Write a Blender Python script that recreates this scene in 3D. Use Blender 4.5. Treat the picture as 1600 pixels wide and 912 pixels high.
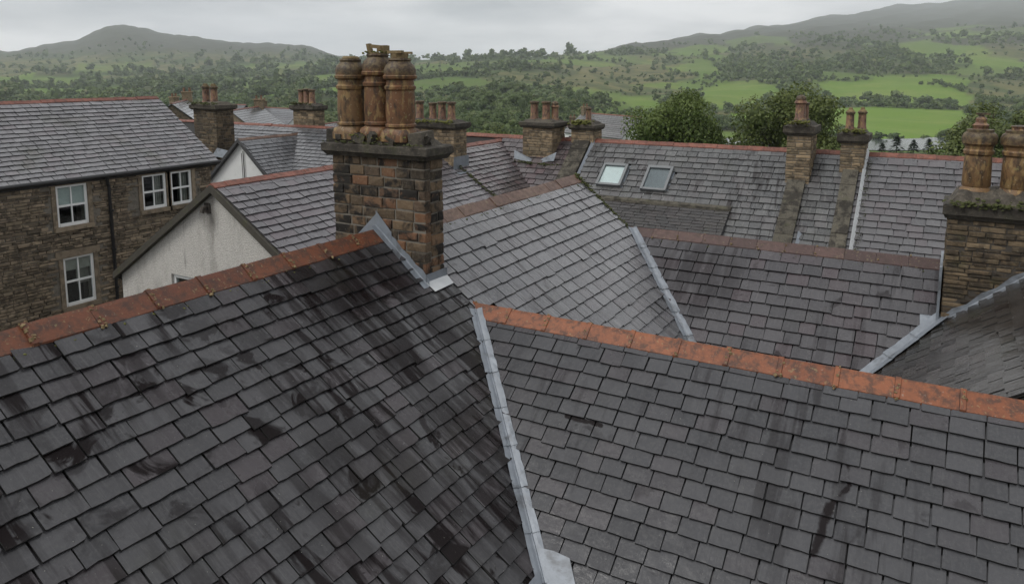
import bpy, bmesh, math, random
import numpy as np
from mathutils import Matrix, Vector, Euler
from mathutils.bvhtree import BVHTree

# ---------------------------------------------------------------- scene, camera, sky, sun
for o in list(bpy.data.objects): bpy.data.objects.remove(o)
S = bpy.context.scene
C = S.collection
R = math.radians
rnd = random.Random(7)

PITCH = R(8.02); YAW = R(30)
cam = bpy.data.objects.new('camera', bpy.data.cameras.new('camera')); C.objects.link(cam)
cam.location = (0, 0, 0); cam.rotation_euler = (R(90) - PITCH, 0, YAW)
cam.data.sensor_width = 36; cam.data.lens = 27.0; cam.data.shift_y = -0.1106
cam.data.clip_start = 0.1; cam.data.clip_end = 40000
S.camera = cam

SUN_EL, SUN_AZ = R(52), R(215)          # azimuth measured like the sky's sun_rotation
w = bpy.data.worlds.new('World'); S.world = w; w.use_nodes = True
nt = w.node_tree; nt.nodes.clear()
out = nt.nodes.new('ShaderNodeOutputWorld'); bg = nt.nodes.new('ShaderNodeBackground')
sky = nt.nodes.new('ShaderNodeTexSky'); sky.sky_type = 'NISHITA'; sky.sun_disc = False
sky.sun_elevation = SUN_EL; sky.sun_rotation = SUN_AZ
sky.air_density = 1.0; sky.dust_density = 4.0
tc = nt.nodes.new('ShaderNodeTexCoord'); mp = nt.nodes.new('ShaderNodeMapping'); mp.inputs['Scale'].default_value = (1.0, 1.0, 5.0)
nz = nt.nodes.new('ShaderNodeTexNoise'); nz.inputs['Scale'].default_value = 2.1; nz.inputs['Detail'].default_value = 5; nz.inputs['Roughness'].default_value = .55
cr = nt.nodes.new('ShaderNodeValToRGB')
cr.color_ramp.elements[0].position = .38; cr.color_ramp.elements[0].color = (.36, .378, .405, 1)
cr.color_ramp.elements[1].position = .60; cr.color_ramp.elements[1].color = (1.08, 1.065, 1.06, 1)
vm = nt.nodes.new('ShaderNodeVectorMath'); vm.operation = 'SCALE'; vm.inputs['Scale'].default_value = 9.4
mx = nt.nodes.new('ShaderNodeMix'); mx.data_type = 'RGBA'; mx.inputs[0].default_value = .93
L = nt.links.new
L(tc.outputs['Generated'], mp.inputs['Vector']); L(mp.outputs[0], nz.inputs['Vector']); L(nz.outputs[0], cr.inputs[0])
L(cr.outputs[0], vm.inputs[0]); L(sky.outputs[0], mx.inputs[6]); L(vm.outputs[0], mx.inputs[7])
L(mx.outputs[2], bg.inputs['Color']); bg.inputs['Strength'].default_value = 0.1; L(bg.outputs[0], out.inputs[0])

sl = bpy.data.lights.new('sun', 'SUN'); sl.energy = 1.5; sl.angle = R(25); sl.color = (1, .97, .93)
so = bpy.data.objects.new('sun', sl); C.objects.link(so)
sd = Vector((math.sin(SUN_AZ) * math.cos(SUN_EL), math.cos(SUN_AZ) * math.cos(SUN_EL), math.sin(SUN_EL)))
so.rotation_euler = sd.to_track_quat('Z', 'Y').to_euler(); so.location = (0, 0, 60)

S.view_settings.view_transform = 'Standard'; S.view_settings.look = 'None'
S.view_settings.exposure = 0.35; S.view_settings.gamma = 1
S.render.engine = 'CYCLES'
S.cycles.use_denoising = True
S.cycles.max_bounces = 6; S.cycles.diffuse_bounces = 3; S.cycles.glossy_bounces = 3; S.cycles.volume_bounces = 1
S.cycles.transparent_max_bounces = 8

# ---------------------------------------------------------------- material helpers
class NT:
    def __init__(s, name):
        s.m = bpy.data.materials.new(name); s.m.use_nodes = True
        s.t = s.m.node_tree; s.t.nodes.clear()
        s.out = s.t.nodes.new('ShaderNodeOutputMaterial')
    def n(s, typ, inp=None, **props):
        nd = s.t.nodes.new('ShaderNode' + typ)
        for k, v in props.items(): setattr(nd, k, v)
        for k, v in (inp or {}).items(): s.put(nd.inputs[k], v)
        return nd
    def put(s, sock, v):
        if isinstance(v, bpy.types.NodeSocket): s.t.links.new(v, sock)
        elif isinstance(v, bpy.types.Node): s.t.links.new(v.outputs[0], sock)
        else:
            if isinstance(v, tuple) and len(v) == 3 and sock.type == 'RGBA': v = v + (1,)
            sock.default_value = v
    def math(s, op, a, b=0.0, clamp=False):
        return s.n('Math', {0: a, 1: b}, operation=op, use_clamp=clamp).outputs[0]
    def mix(s, f, a, b, blend='MIX'):
        nd = s.n('Mix', data_type='RGBA', blend_type=blend, clamp_factor=True)
        s.put(nd.inputs[0], f); s.put(nd.inputs[6], a); s.put(nd.inputs[7], b); return nd.outputs[2]
    def pos(s, scale=(1, 1, 1), loc=(0, 0, 0)):
        g = s.n('NewGeometry'); return s.n('Mapping', {0: g.outputs['Position'], 'Scale': scale, 'Location': loc}).outputs[0]
    def noise(s, vec, scale, detail=4, rough=.55, dist=0.):
        return s.n('TexNoise', {'Vector': vec, 'Scale': scale, 'Detail': detail, 'Roughness': rough, 'Distortion': dist}).outputs[0]
    def ramp(s, f, lo, hi):
        return s.n('MapRange', {0: f, 1: lo, 2: hi, 3: 0.0, 4: 1.0}, interpolation_type='SMOOTHSTEP').outputs[0]
    def rand(s):
        a = s.n('Attribute', attribute_name='rnd').outputs['Fac']; o = s.n('ObjectInfo').outputs['Random']
        return s.math('FRACT', s.math('ADD', a, s.math('MULTIPLY', o, 3.77)))
    def bsdf(s, color, rough=.6, bump=None, bstr=.3, bdist=.02, spec=.5, metal=0., **kw):
        b = s.n('BsdfPrincipled'); s.put(b.inputs['Base Color'], color); s.put(b.inputs['Roughness'], rough)
        s.put(b.inputs['Specular IOR Level'], spec); s.put(b.inputs['Metallic'], metal)
        for k, v in kw.items(): s.put(b.inputs[k.replace('_', ' ')], v)
        if bump is not None:
            s.put(b.inputs['Normal'], s.n('Bump', {'Height': bump, 'Strength': bstr, 'Distance': bdist}).outputs[0])
        s.t.links.new(b.outputs[0], s.out.inputs[0]); return s.m

def m_slate(name, down, tint=(1, 1, 1), purple=.35, stain=.6, algae=.25, pale=.25, rough=.36, streaks=None, patch=None, var=1., blotch=1., wl=0., spec=.85):
    """wet roofing slate; down = world axis the slope runs along ('x' or 'y')"""
    t = NT(name); r = t.rand()
    r2 = t.math('FRACT', t.math('MULTIPLY', r, 7.31)); r3 = t.math('FRACT', t.math('MULTIPLY', r, 17.9))
    P = t.pos()
    st = t.pos((1.1, 10, 1.1) if down == 'x' else (10, 1.1, 1.1))
    st2 = t.pos((2.2, 34, 2.2) if down == 'x' else (34, 2.2, 2.2))
    T = lambda c: tuple(a * b for a, b in zip(c, tint))
    col = t.mix(r, T((.069 - .023 * var, .070 - .023 * var, .073 - .023 * var)), T((.069 + .023 * var, .070 + .023 * var, .073 + .023 * var)))
    col = t.mix(t.math('MULTIPLY', t.ramp(r2, .6, .95), purple), col, T((.070, .050, .056)))
    fine = t.noise(P, 26, 5, .65)
    col = t.mix(t.math('MULTIPLY', t.ramp(fine, .42, .72), .38), col, T((.125, .125, .12)))
    grain = t.noise(st2, 1.0, 4, .7)
    col = t.mix(t.math('MULTIPLY', t.ramp(grain, .5, .8), pale), col, T((.19, .19, .185)))
    # soaked dark streaks running down the slope
    s1 = t.noise(st, .55, 4, .6, .4); big = t.noise(P, .33, 3, .5)
    wet = t.math('MULTIPLY', t.ramp(s1, .52 - wl, .64 - wl), t.ramp(big, .38 - wl, .58 - wl))
    blot = t.noise(P, 2.6, 4, .6, .6)
    wet = t.math('MAXIMUM', wet, t.math('MULTIPLY', t.math('MULTIPLY', t.ramp(blot, .56 - wl, .66 - wl), t.ramp(r3, .3 - wl * 4, .9 - wl * 4)), blotch))
    wet = t.math('MULTIPLY', t.math('MULTIPLY', wet, stain), t.math('ADD', .35, t.math('MULTIPLY', t.ramp(t.math('FRACT', t.math('MULTIPLY', r, 29.3)), .1, .8), .65)))
    if patch:      # a soaked, algae-dark area: centre, radius
        for (c, rad, amt) in patch:
            d = t.n('VectorMath', {0: P, 1: c}, operation='DISTANCE').outputs['Value']
            a = t.math('MULTIPLY', t.math('SUBTRACT', 1.0, t.ramp(d, rad * .35, rad)), t.ramp(s1, .36, .52))
            wet = t.math('MAXIMUM', wet, t.math('MULTIPLY', a, amt))
    if streaks:    # dribbled stains: polyline points
        for (A, B, wd) in streaks:
            A = Vector(A); B = Vector(B); AB = B - A
            pa = t.n('VectorMath', {0: P, 1: tuple(A)}, operation='SUBTRACT').outputs[0]
            h = t.math('DIVIDE', t.n('VectorMath', {0: pa, 1: tuple(AB)}, operation='DOT_PRODUCT').outputs['Value'], AB.length_squared, True)
            near = t.n('VectorMath', {0: tuple(AB)}, operation='SCALE'); t.put(near.inputs['Scale'], h)
            d = t.n('VectorMath', {0: pa, 1: near.outputs[0]}, operation='DISTANCE').outputs['Value']
            d = t.math('ADD', d, t.math('MULTIPLY', t.math('SUBTRACT', t.noise(P, 9, 3), .5), wd * 1.6))
            wet = t.math('MAXIMUM', wet, t.math('MULTIPLY', t.math('SUBTRACT', 1.0, t.ramp(d, wd * .5, wd)), .9))
    col = t.mix(wet, col, T((.014, .010, .010)))
    col = t.mix(t.math('MULTIPLY', t.ramp(t.noise(P, .8, 4, .6), .52, .72), algae), col, (.050, .055, .030))
    lich = t.noise(P, 55, 2, .5)
    col = t.mix(t.math('MULTIPLY', t.ramp(lich, .745, .79), .6), col, (.34, .34, .29))
    ro = t.math('ADD', t.math('ADD', t.math('MULTIPLY', t.noise(P, 3.1, 4, .6), .34), t.math('MULTIPLY', r2, .14)), rough - .28)
    ro = t.math('SUBTRACT', ro, t.math('MULTIPLY', wet, .10), True)
    bmp = t.math('ADD', t.math('MULTIPLY', fine, .5), t.math('MULTIPLY', grain, .6))
    bmp = t.math('ADD', bmp, t.math('MULTIPLY', t.noise(P, 5, 2), 1.6))
    return t.bsdf(col, ro, bmp, .42, .013, t.math('SUBTRACT', spec, t.math('MULTIPLY', wet, spec * .85)))

def m_clay(name, a, b, dark=(.045, .03, .024), lich=.5, soot=.35, sc=1.):
    t = NT(name); r = t.rand(); P = t.pos()
    col = t.mix(r, a, b)
    n1 = t.noise(P, 9 * sc, 5, .65, .3); n2 = t.noise(P, 38 * sc, 4, .6)
    col = t.mix(t.math('MULTIPLY', t.ramp(n1, .42, .64), soot), col, dark)
    col = t.mix(t.math('MULTIPLY', t.ramp(n2, .52, .75), .3), col, tuple(min(1, x * 1.9) for x in b))
    col = t.mix(t.math('MULTIPLY', t.ramp(t.noise(P, 21 * sc, 3, .5, .5), .63, .70), lich), col, (.27, .24, .12))
    col = t.mix(t.math('MULTIPLY', t.ramp(t.noise(P, 30 * sc, 2, .5), .70, .74), lich * .8), col, (.42, .41, .36))
    return t.bsdf(col, t.math('ADD', t.math('MULTIPLY', n1, .4), .3), t.math('ADD', n2, n1), .35, .008, .35)

def m_pot(name, a, b):
    """fired clay pot: soot and lichen towards no particular side, drips down the barrel"""
    t = NT(name); r = t.rand(); P = t.pos(); sp = t.pos((6, 6, 2.6))
    col = t.mix(t.noise(P, 2.8, 3), a, b)
    dr = t.noise(sp, 1.5, 5, .65, .3)
    col = t.mix(t.math('MULTIPLY', t.ramp(dr, .45, .64), .8), col, (.030, .022, .017))
    col = t.mix(t.math('MULTIPLY', t.ramp(t.noise(sp, 2.2, 3), .52, .66), .7), col, (.30, .20, .085))
    col = t.mix(t.math('MULTIPLY', t.ramp(t.noise(P, 13, 4, .6), .6, .7), .75), col, (.20, .18, .075))
    col = t.mix(t.math('MULTIPLY', t.ramp(t.noise(P, 31, 3, .6), .64, .7), .5), col, (.4, .38, .3))
    gz = t.n('SeparateXYZ', {0: t.n('TexCoord').outputs['Generated']}).outputs['Z']
    n5 = t.noise(P, 7, 4, .6)
    top = t.ramp(t.math('ADD', gz, t.math('MULTIPLY', n5, .25)), .88, .98)
    col = t.mix(t.math('MULTIPLY', top, .8), col, t.mix(t.ramp(t.noise(P, 18, 4, .6), .4, .6), (.028, .022, .017), (.11, .085, .045)))
    return t.bsdf(col, .55, t.noise(P, 33, 5, .65), .4, .01, .35)

def m_stone(name, cols, soot=.5, moss=.2, sc=1., rough=.8):
    t = NT(name); r = t.rand(); P = t.pos()
    r2 = t.math('FRACT', t.math('MULTIPLY', r, 9.7))
    rp = t.n('ValToRGB', {0: r}); rp.color_ramp.interpolation = 'LINEAR'
    e = rp.color_ramp.elements
    while len(e) < len(cols): e.new(.5)
    for i, c in enumerate(cols): e[i].position = i / (len(cols) - 1); e[i].color = tuple(c) + (1,)
    col = rp.outputs[0]
    n1 = t.noise(P, 5 * sc, 5, .65, .3); n2 = t.noise(P, 30 * sc, 5, .7)
    col = t.mix(t.math('MULTIPLY', t.ramp(n2, .45, .7), .45), col, t.mix(.5, col, (.30, .25, .18)))
    so_ = t.math('MULTIPLY', t.ramp(t.math('ADD', n1, t.math('MULTIPLY', r2, .22)), .52, .72), soot)
    col = t.mix(so_, col, (.016, .014, .012))
    col = t.mix(t.math('MULTIPLY', t.ramp(t.noise(P, 3.1 * sc, 4, .6), .56, .72), moss), col, (.055, .062, .022))
    col = t.mix(t.math('MULTIPLY', t.ramp(t.noise(P, 47 * sc, 2, .5), .70, .75), .5), col, (.36, .35, .3))
    return t.bsdf(col, rough, t.math('ADD', n1, t.math('MULTIPLY', n2, .8)), .6, .02, .3)

def m_plain(name, col, rough=.5, var=.25, sc=8., bump=.1, metal=0., spec=.5, dirt=None):
    t = NT(name); P = t.pos(); n1 = t.noise(P, sc, 5, .6)
    c = t.mix(n1, tuple(x * (1 - var) for x in col), tuple(min(1, x * (1 + var)) for x in col))
    if dirt: c = t.mix(t.math('MULTIPLY', t.ramp(t.noise(P, sc * .4, 4, .65, .4), .5, .72), dirt[1]), c, dirt[0])
    return t.bsdf(c, rough, t.noise(P, sc * 4, 4), bump, .01, spec, metal)

def m_leaf(name, a, b, sc=1., single=False):
    t = NT(name); P = t.pos(); r = t.n('Attribute', attribute_name='rnd').outputs['Fac']
    if single: r = t.math('ADD', t.math('MULTIPLY', r, .45), t.math('MULTIPLY', t.n('ObjectInfo').outputs['Random'], .55))
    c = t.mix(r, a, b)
    if sc < .1: c = t.mix(t.ramp(r, .74, .95), c, (.22, .215, .095))
    c = t.mix(t.math('MULTIPLY', t.noise(P, sc, 3), .7), c, tuple(x * .45 for x in a))
    b_ = t.n('BsdfPrincipled', {'Base Color': c, 'Roughness': .55, 'Specular IOR Level': .3})
    tr = t.n('BsdfTranslucent', {'Color': c}); ms = t.n('MixShader', {0: .25, 1: b_.outputs[0], 2: tr.outputs[0]})
    t.t.links.new(ms.outputs[0], t.out.inputs[0]); return t.m

M = {}
PX = (-6.9, 7.9, -2.6)
M['slate_main'] = m_slate('slate_main', 'x', (.575, .565, .59), .6, 1.0, .12, .35, .25, wl=.055, spec=.55,
                          patch=[((-6.2, 7.4, -3.2), 1.5, .85), ((-4.4, 7.3, -4.6), 1.7, .8), ((-4.9, 5.6, -4.2), 1.2, .6)])
M['slate_centre'] = m_slate('slate_centre', 'x', (1.68, 1.66, 1.7), .12, .5, .08, .55, .24, var=.6)
M['slate_front'] = m_slate('slate_front', 'y', (.68, .68, .71), .3, .45, .03, .16, .26, var=.6, blotch=1., spec=.55,
                           streaks=[((-.72, 8.2, -4.0), (-.68, 8.0, -4.17), .035), ((-.68, 8.0, -4.17), (-.82, 7.8, -4.33), .045), ((-.82, 7.8, -4.33), (-.9, 7.43, -4.64), .06), ((-3.4, 7.99, -4.17), (-3.85, 8.0, -4.17), .04)])
M['slate_mid'] = m_slate('slate_mid', 'y', (.70, .66, .69), .8, .65, .05, .4, .28, patch=[((-4.2, 14.4, -4.0), 1.3, .5)])
M['slate_dark'] = m_slate('slate_dark', 'x', (.42, .375, .335), .3, .8, .3, .5, .26)
M['slate_far'] = m_slate('slate_far', 'y', (1.1, 1.1, 1.07), .2, .7, .2, .75, .30)
M['slate_far_purple'] = m_slate('slate_far_purple', 'y', (1.2, 1.17, 1.19), .35, .25, .0, .15, .38, var=.6)
M['slate_red'] = m_slate('slate_red', 'x', (1.15, .97, .96), .8, .5, .05, .4, .32)
M['slate_gable'] = m_slate('slate_gable', 'x', (1.5, 1.4, 1.46), .4, .3, .05, .3, .36, var=.7)
M['slate_left'] = m_slate('slate_left', 'x', (2.0, 1.95, 1.98), .25, .3, .5, .3, .36, var=.7)
M['slate_back'] = m_slate('slate_back', 'x', (1.3, 1.33, 1.38), .1, .5, .05, .35, .24)
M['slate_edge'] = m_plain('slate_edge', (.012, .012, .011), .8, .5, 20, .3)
M['under'] = m_plain('under', (.010, .010, .009), .8, .3, 9)
M['ridge_dark'] = m_clay('ridge_dark', (.095, .032, .018), (.145, .052, .026), lich=.4, soot=.75)
M['ridge_orange'] = m_clay('ridge_orange', (.165, .054, .024), (.235, .082, .036), lich=.35, soot=.75)
M['ridge_mauve'] = m_clay('ridge_mauve', (.062, .038, .035), (.098, .058, .05), lich=.35, soot=.6)
M['ridge_brown'] = m_clay('ridge_brown', (.115, .066, .05), (.165, .105, .078), lich=.5, soot=.55)
M['ridge_red'] = m_clay('ridge_red', (.15, .055, .038), (.22, .085, .06), lich=.3, soot=.55)
M['mortar'] = m_plain('mortar', (.16, .145, .12), .9, .5, 14, .5, dirt=((.03, .028, .022), .8))
M['mortar_dark'] = m_plain('mortar_dark', (.055, .048, .04), .9, .5, 14, .5)
M['lichen_mortar'] = m_plain('lichen_mortar', (.19, .14, .07), .9, .6, 30, .5, dirt=((.10, .045, .03), .8))
M['lead'] = m_plain('lead', (.20, .222, .25), .5, .35, 7, .35, .2, .5, dirt=((.085, .09, .095), .85))
M['lead_pale'] = m_plain('lead_pale', (.52, .54, .55), .5, .2, 7, .2, .1, .5, dirt=((.3, .3, .29), .5))
M['brick_main'] = m_stone('brick_main', [(.038, .030, .022), (.12, .083, .05), (.078, .058, .04), (.16, .078, .042), (.15, .102, .06), (.095, .067, .043)], 1.0, .12)
M['rubble'] = m_stone('rubble', [(.12, .095, .068), (.26, .205, .145), (.18, .145, .10), (.34, .27, .19), (.16, .125, .09)], .65, .1)
M['rubble_dark'] = m_stone('rubble_dark', [(.05, .04, .028), (.14, .10, .06), (.09, .07, .045), (.19, .14, .085)], .7, .35)
M['rubble_far'] = m_stone('rubble_far', [(.12, .09, .06), (.28, .21, .13), (.19, .15, .10), (.34, .25, .15)], .55, .3)
M['sandstone'] = m_stone('sandstone', [(.20, .16, .115), (.26, .21, .15)], .45, .15)
M['capstone'] = m_stone('capstone', [(.055, .05, .042), (.085, .075, .06)], .6, .45)
M['coping'] = m_stone('coping', [(.06, .056, .045), (.10, .092, .072)], .8, .4)
M['pot_a'] = m_pot('pot_a', (.19, .082, .034), (.10, .06, .033))
M['pot_b'] = m_pot('pot_b', (.21, .115, .05), (.13, .085, .045))
M['pot_c'] = m_pot('pot_c', (.23, .115, .075), (.14, .085, .06))
M['moss'] = m_plain('moss', (.10, .105, .022), .95, .6, 20, .6)
M['moss_dark'] = m_plain('moss_dark', (.05, .058, .016), .95, .6, 20, .6)
M['white_paint'] = m_plain('white_paint', (.74, .75, .74), .4, .05, 6, .03, dirt=((.5, .5, .46), .3))
M['white_wall'] = m_plain('white_wall', (.66, .67, .66), .7, .08, 3, .1, dirt=((.42, .43, .40), .5))
M['gutter'] = m_plain('gutter', (.012, .012, .013), .35, .3, 8)
M['wood_dark'] = m_plain('wood_dark', (.05, .045, .035), .75, .4, 10, .3, dirt=((.07, .075, .03), .6))
M['interior'] = m_plain('interior', (.02, .019, .017), .9, .3, 3)
M['blind'] = m_plain('blind', (.52, .55, .52), .8, .08, 3)
M['curtain'] = m_plain('curtain', (.34, .32, .28), .9, .3, 6)
M['grey_metal'] = m_plain('grey_metal', (.17, .18, .185), .4, .15, 6, .05, .3)
M['metal_dark'] = m_plain('metal_dark', (.05, .05, .052), .45, .2, 6)
M['bark'] = m_plain('bark', (.06, .048, .036), .9, .4, 6, .6)
M['leaf_near'] = m_leaf('leaf_near', (.05, .09, .02), (.175, .23, .05), .35)
M['leaf_near_b'] = m_leaf('leaf_near_b', (.06, .092, .024), (.185, .22, .06), .35)
M['leaf_far'] = m_leaf('leaf_far', (.045, .085, .026), (.19, .25, .075), .02)
M['leaf_single'] = m_leaf('leaf_single', (.045, .085, .026), (.19, .25, .075), .02, True)
M['grey_blind'] = m_plain('grey_blind', (.15, .155, .165), .6, .1, 4)
M['leaf_conifer'] = m_leaf('leaf_conifer', (.014, .026, .014), (.026, .042, .02), .5)

# pebbledash render
t = NT('pebbledash'); P = t.pos(); v = t.n('TexVoronoi', {'Vector': P, 'Scale': 44.}).outputs['Distance']
c = t.mix(t.noise(P, 34, 4, .7), (.40, .388, .365), (.82, .80, .75))
c = t.mix(t.math('MULTIPLY', t.ramp(t.noise(t.pos((1.6, 1.6, .5)), 1.1, 4, .6), .48, .7), .55), c, (.25, .235, .21))
c = t.mix(t.math('MULTIPLY', t.ramp(t.noise(t.pos((5, 5, .6)), 1.2, 3, .6), .6, .72), .5), c, (.13, .125, .11))
d = t.n('VectorMath', {0: P, 1: (-14.15, 11.1, -3.2)}, operation='DISTANCE').outputs['Value']
c = t.mix(t.math('MULTIPLY', t.math('SUBTRACT', 1., t.ramp(t.math('ADD', d, t.math('MULTIPLY', t.noise(t.pos((6, 6, 1)), 2, 3), .5)), .3, .75)), .6), c, (.09, .085, .075))
c = t.mix(t.math('MULTIPLY', t.ramp(v, .25, .6), .35), c, (.2, .19, .175))
M['pebbledash'] = t.bsdf(c, .9, v, .7, .022, .2)

# glass: sees through face-on, mirrors the sky at a slant
t = NT('glass'); lw = t.math('MULTIPLY', t.math('POWER', t.n('LayerWeight', {'Blend': .5}).outputs['Facing'], 4.), .9)
gl = t.n('BsdfGlossy', {'Roughness': .03, 'Color': (.95, .97, 1, 1)}); tr = t.n('BsdfTransparent', {'Color': (.86, .9, .9, 1)})
ms = t.n('MixShader', {0: t.math('ADD', lw, .04), 1: tr.outputs[0], 2: gl.outputs[0]}); t.t.links.new(ms.outputs[0], t.out.inputs[0]); M['glass'] = t.m

# ---------------------------------------------------------------- mesh helpers
class MB:
    def __init__(s): s.v = []; s.f = []; s.r = []
    def add(s, verts, faces, r=None):
        o = len(s.v); s.v += [tuple(p) for p in verts]; s.f += [tuple(i + o for i in f) for f in faces]
        s.r += [rnd.random() if r is None else r] * len(verts); return s
    def box(s, c, d, m=None, r=None):
        x, y, z = (k / 2 for k in d)
        vs = [Vector((i * x, j * y, k * z)) for i in (-1, 1) for j in (-1, 1) for k in (-1, 1)]
        if m is not None: vs = [m @ p for p in vs]
        c = Vector(c); return s.add([p + c for p in vs], [(0, 1, 3, 2), (4, 6, 7, 5), (0, 4, 5, 1), (2, 3, 7, 6), (0, 2, 6, 4), (1, 5, 7, 3)], r)
    def box2(s, a, b, r=None):
        return s.box([(p + q) / 2 for p, q in zip(a, b)], [abs(q - p) for p, q in zip(a, b)], None, r)
    def prism(s, poly, ext, r=None):
        """closed prism: polygon of 3-D points swept by ext"""
        n = len(poly); e = Vector(ext); a = [Vector(p) for p in poly]
        return s.add(a + [p + e for p in a], [tuple(range(n))[::-1], tuple(range(n, 2 * n))] + [(i, (i + 1) % n, (i + 1) % n + n, i + n) for i in range(n)], r)
    def lathe(s, prof, c, n=20, wob=0., r=None, sq=None):
        vs = []; c = Vector(c)
        for k, (rad, z) in enumerate(prof):
            for i in range(n):
                a = 2 * math.pi * (i + .5) / n; q = rad * (1 + wob * (rnd.random() - .5))
                if sq and k < sq:
                    m_ = max(abs(math.cos(a)), abs(math.sin(a))); q = rad / m_ * .97
                vs.append(c + Vector((q * math.cos(a), q * math.sin(a), z)))
        fs = [(k * n + i, k * n + (i + 1) % n, (k + 1) * n + (i + 1) % n, (k + 1) * n + i) for k in range(len(prof) - 1) for i in range(n)]
        return s.add(vs, fs, r)
    def tube(s, pts, rads, n=8, r=None):
        pts = [Vector(p) for p in pts]; vs = []
        for k, p in enumerate(pts):
            d = (pts[min(k + 1, len(pts) - 1)] - pts[max(k - 1, 0)]).normalized(); q = d.to_track_quat('Z', 'Y')
            rr = rads[k] if isinstance(rads, (list, tuple)) else rads
            vs += [p + q @ Vector((rr * math.cos(2 * math.pi * i / n), rr * math.sin(2 * math.pi * i / n), 0)) for i in range(n)]
        fs = [(k * n + i, k * n + (i + 1) % n, (k + 1) * n + (i + 1) % n, (k + 1) * n + i) for k in range(len(pts) - 1) for i in range(n)]
        fs += [tuple(range(n))[::-1], tuple(range((len(pts) - 1) * n, len(pts) * n))]
        return s.add(vs, fs, r)
    def mesh(s, name, smooth=False):
        me = bpy.data.meshes.new(name); me.from_pydata(s.v, [], s.f)
        at = me.attributes.new('rnd', 'FLOAT', 'POINT'); at.data.foreach_set('value', s.r)
        if smooth: me.polygons.foreach_set('use_smooth', [True] * len(me.polygons))
        me.update(); return me
    def build(s, name, mat, parent=None, smooth=False, fix=True):
        me = s.mesh(name, smooth)
        if fix:
            bm = bmesh.new(); bm.from_mesh(me); bmesh.ops.recalc_face_normals(bm, faces=bm.faces); bm.to_mesh(me); bm.free()
        return link(name, me, mat, parent)

def link(name, me, mat=None, parent=None, mw=None):
    if mat and not me.materials:
        me.materials.append(M[mat] if isinstance(mat, str) else mat)
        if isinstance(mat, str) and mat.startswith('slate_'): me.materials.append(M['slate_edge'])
    o = bpy.data.objects.new(name, me); C.objects.link(o)
    if parent is not None:
        o.parent = parent
        if parent.type == 'EMPTY': o.matrix_parent_inverse = Matrix.Translation(-parent.location)
    if mw is not None: o.matrix_basis = mw
    return o
def thing(name, loc, label, cat, group=None):
    o = bpy.data.objects.new(name, None); C.objects.link(o); o.location = loc; o.empty_display_size = .5
    return tag(o, label, cat, group)
def tag(o, label=None, cat=None, group=None, kind=None):
    if label: o['label'] = label
    if cat: o['category'] = cat
    if group: o['group'] = group
    if kind: o['kind'] = kind
    return o

# ---------------------------------------------------------------- pieces: the 300 that show largest stay single, the rest are joined
OCC_V = []; OCC_F = []; PEND = []
def occ(*poly):
    o = len(OCC_V); OCC_V.extend(Vector(p) for p in poly); OCC_F.append(tuple(range(o, o + len(poly))))
def occ_box(a, b):
    x0, y0, z0 = a; x1, y1, z1 = b
    occ((x0, y0, z0), (x1, y0, z0), (x1, y0, z1), (x0, y0, z1)); occ((x0, y1, z0), (x1, y1, z0), (x1, y1, z1), (x0, y1, z1))
    occ((x0, y0, z0), (x0, y1, z0), (x0, y1, z1), (x0, y0, z1)); occ((x1, y0, z0), (x1, y1, z0), (x1, y1, z1), (x1, y0, z1))
    occ((x0, y0, z1), (x1, y0, z1), (x1, y1, z1), (x0, y1, z1))
cY, sY, cP, sP = math.cos(YAW), math.sin(YAW), math.cos(PITCH), math.sin(PITCH)
def proj(p):
    X = cY * p[0] + sY * p[1]; Y = -sY * p[0] + cY * p[1]; z = p[2]
    d = Y * cP - z * sP; q = -Y * sP - z * cP
    if d < .2: return None
    return 800 + 1200 * X / d, 279 + 1200 * q / d, d
def pieces(parent, name, mat, items, limit=290, plural=None, size=.3):
    """items: (mesh, matrix, normal)"""
    PEND.append((parent, name, mat, items, limit, plural or name + 's', size))
def flush():
    bvh = BVHTree.FromPolygons(OCC_V, OCC_F)
    for parent, name, mat, items, limit, plural, size in PEND:
        scored = []
        for k, (me, mw, nn) in enumerate(items):
            p = mw.translation + nn * .12; q = proj(p); sc = 0.
            if q and -25 < q[0] < 1625 and -25 < q[1] < 935:
                dd = -p.normalized(); face = nn.dot(dd)
                if face > 0.02:
                    hit = bvh.ray_cast(p, dd, p.length - .1)
                    if hit[0] is None: sc = face / (q[2] ** 2)
            scored.append((sc, k))
        scored.sort(key=lambda a: -a[0])
        single = set(k for sc, k in scored[:limit] if sc > 0)
        V = []; F = []; LT = []; RN = []; MI = []; off = 0
        for k, (me, mw, nn) in enumerate(items):
            if k in single: link(name, me, mat, parent, mw); continue
            n = len(me.vertices); co = np.empty(n * 3); me.vertices.foreach_get('co', co); co = co.reshape(-1, 3)
            A = np.array(mw); co = co @ A[:3, :3].T + A[:3, 3]
            rv = np.empty(n); me.attributes['rnd'].data.foreach_get('value', rv); rv = (rv + rnd.random()) % 1
            li = np.empty(len(me.loops), int); me.loops.foreach_get('vertex_index', li)
            lt = np.empty(len(me.polygons), int); me.polygons.foreach_get('loop_total', lt)
            mi = np.empty(len(me.polygons), int); me.polygons.foreach_get('material_index', mi)
            V.append(co); F.append(li + off); LT.append(lt); RN.append(rv); MI.append(mi); off += n
        if V: tag(raw_mesh(plural, np.concatenate(V), np.concatenate(F), np.concatenate(LT), np.concatenate(RN), mat, parent, np.concatenate(MI)), kind='stuff')
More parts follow.
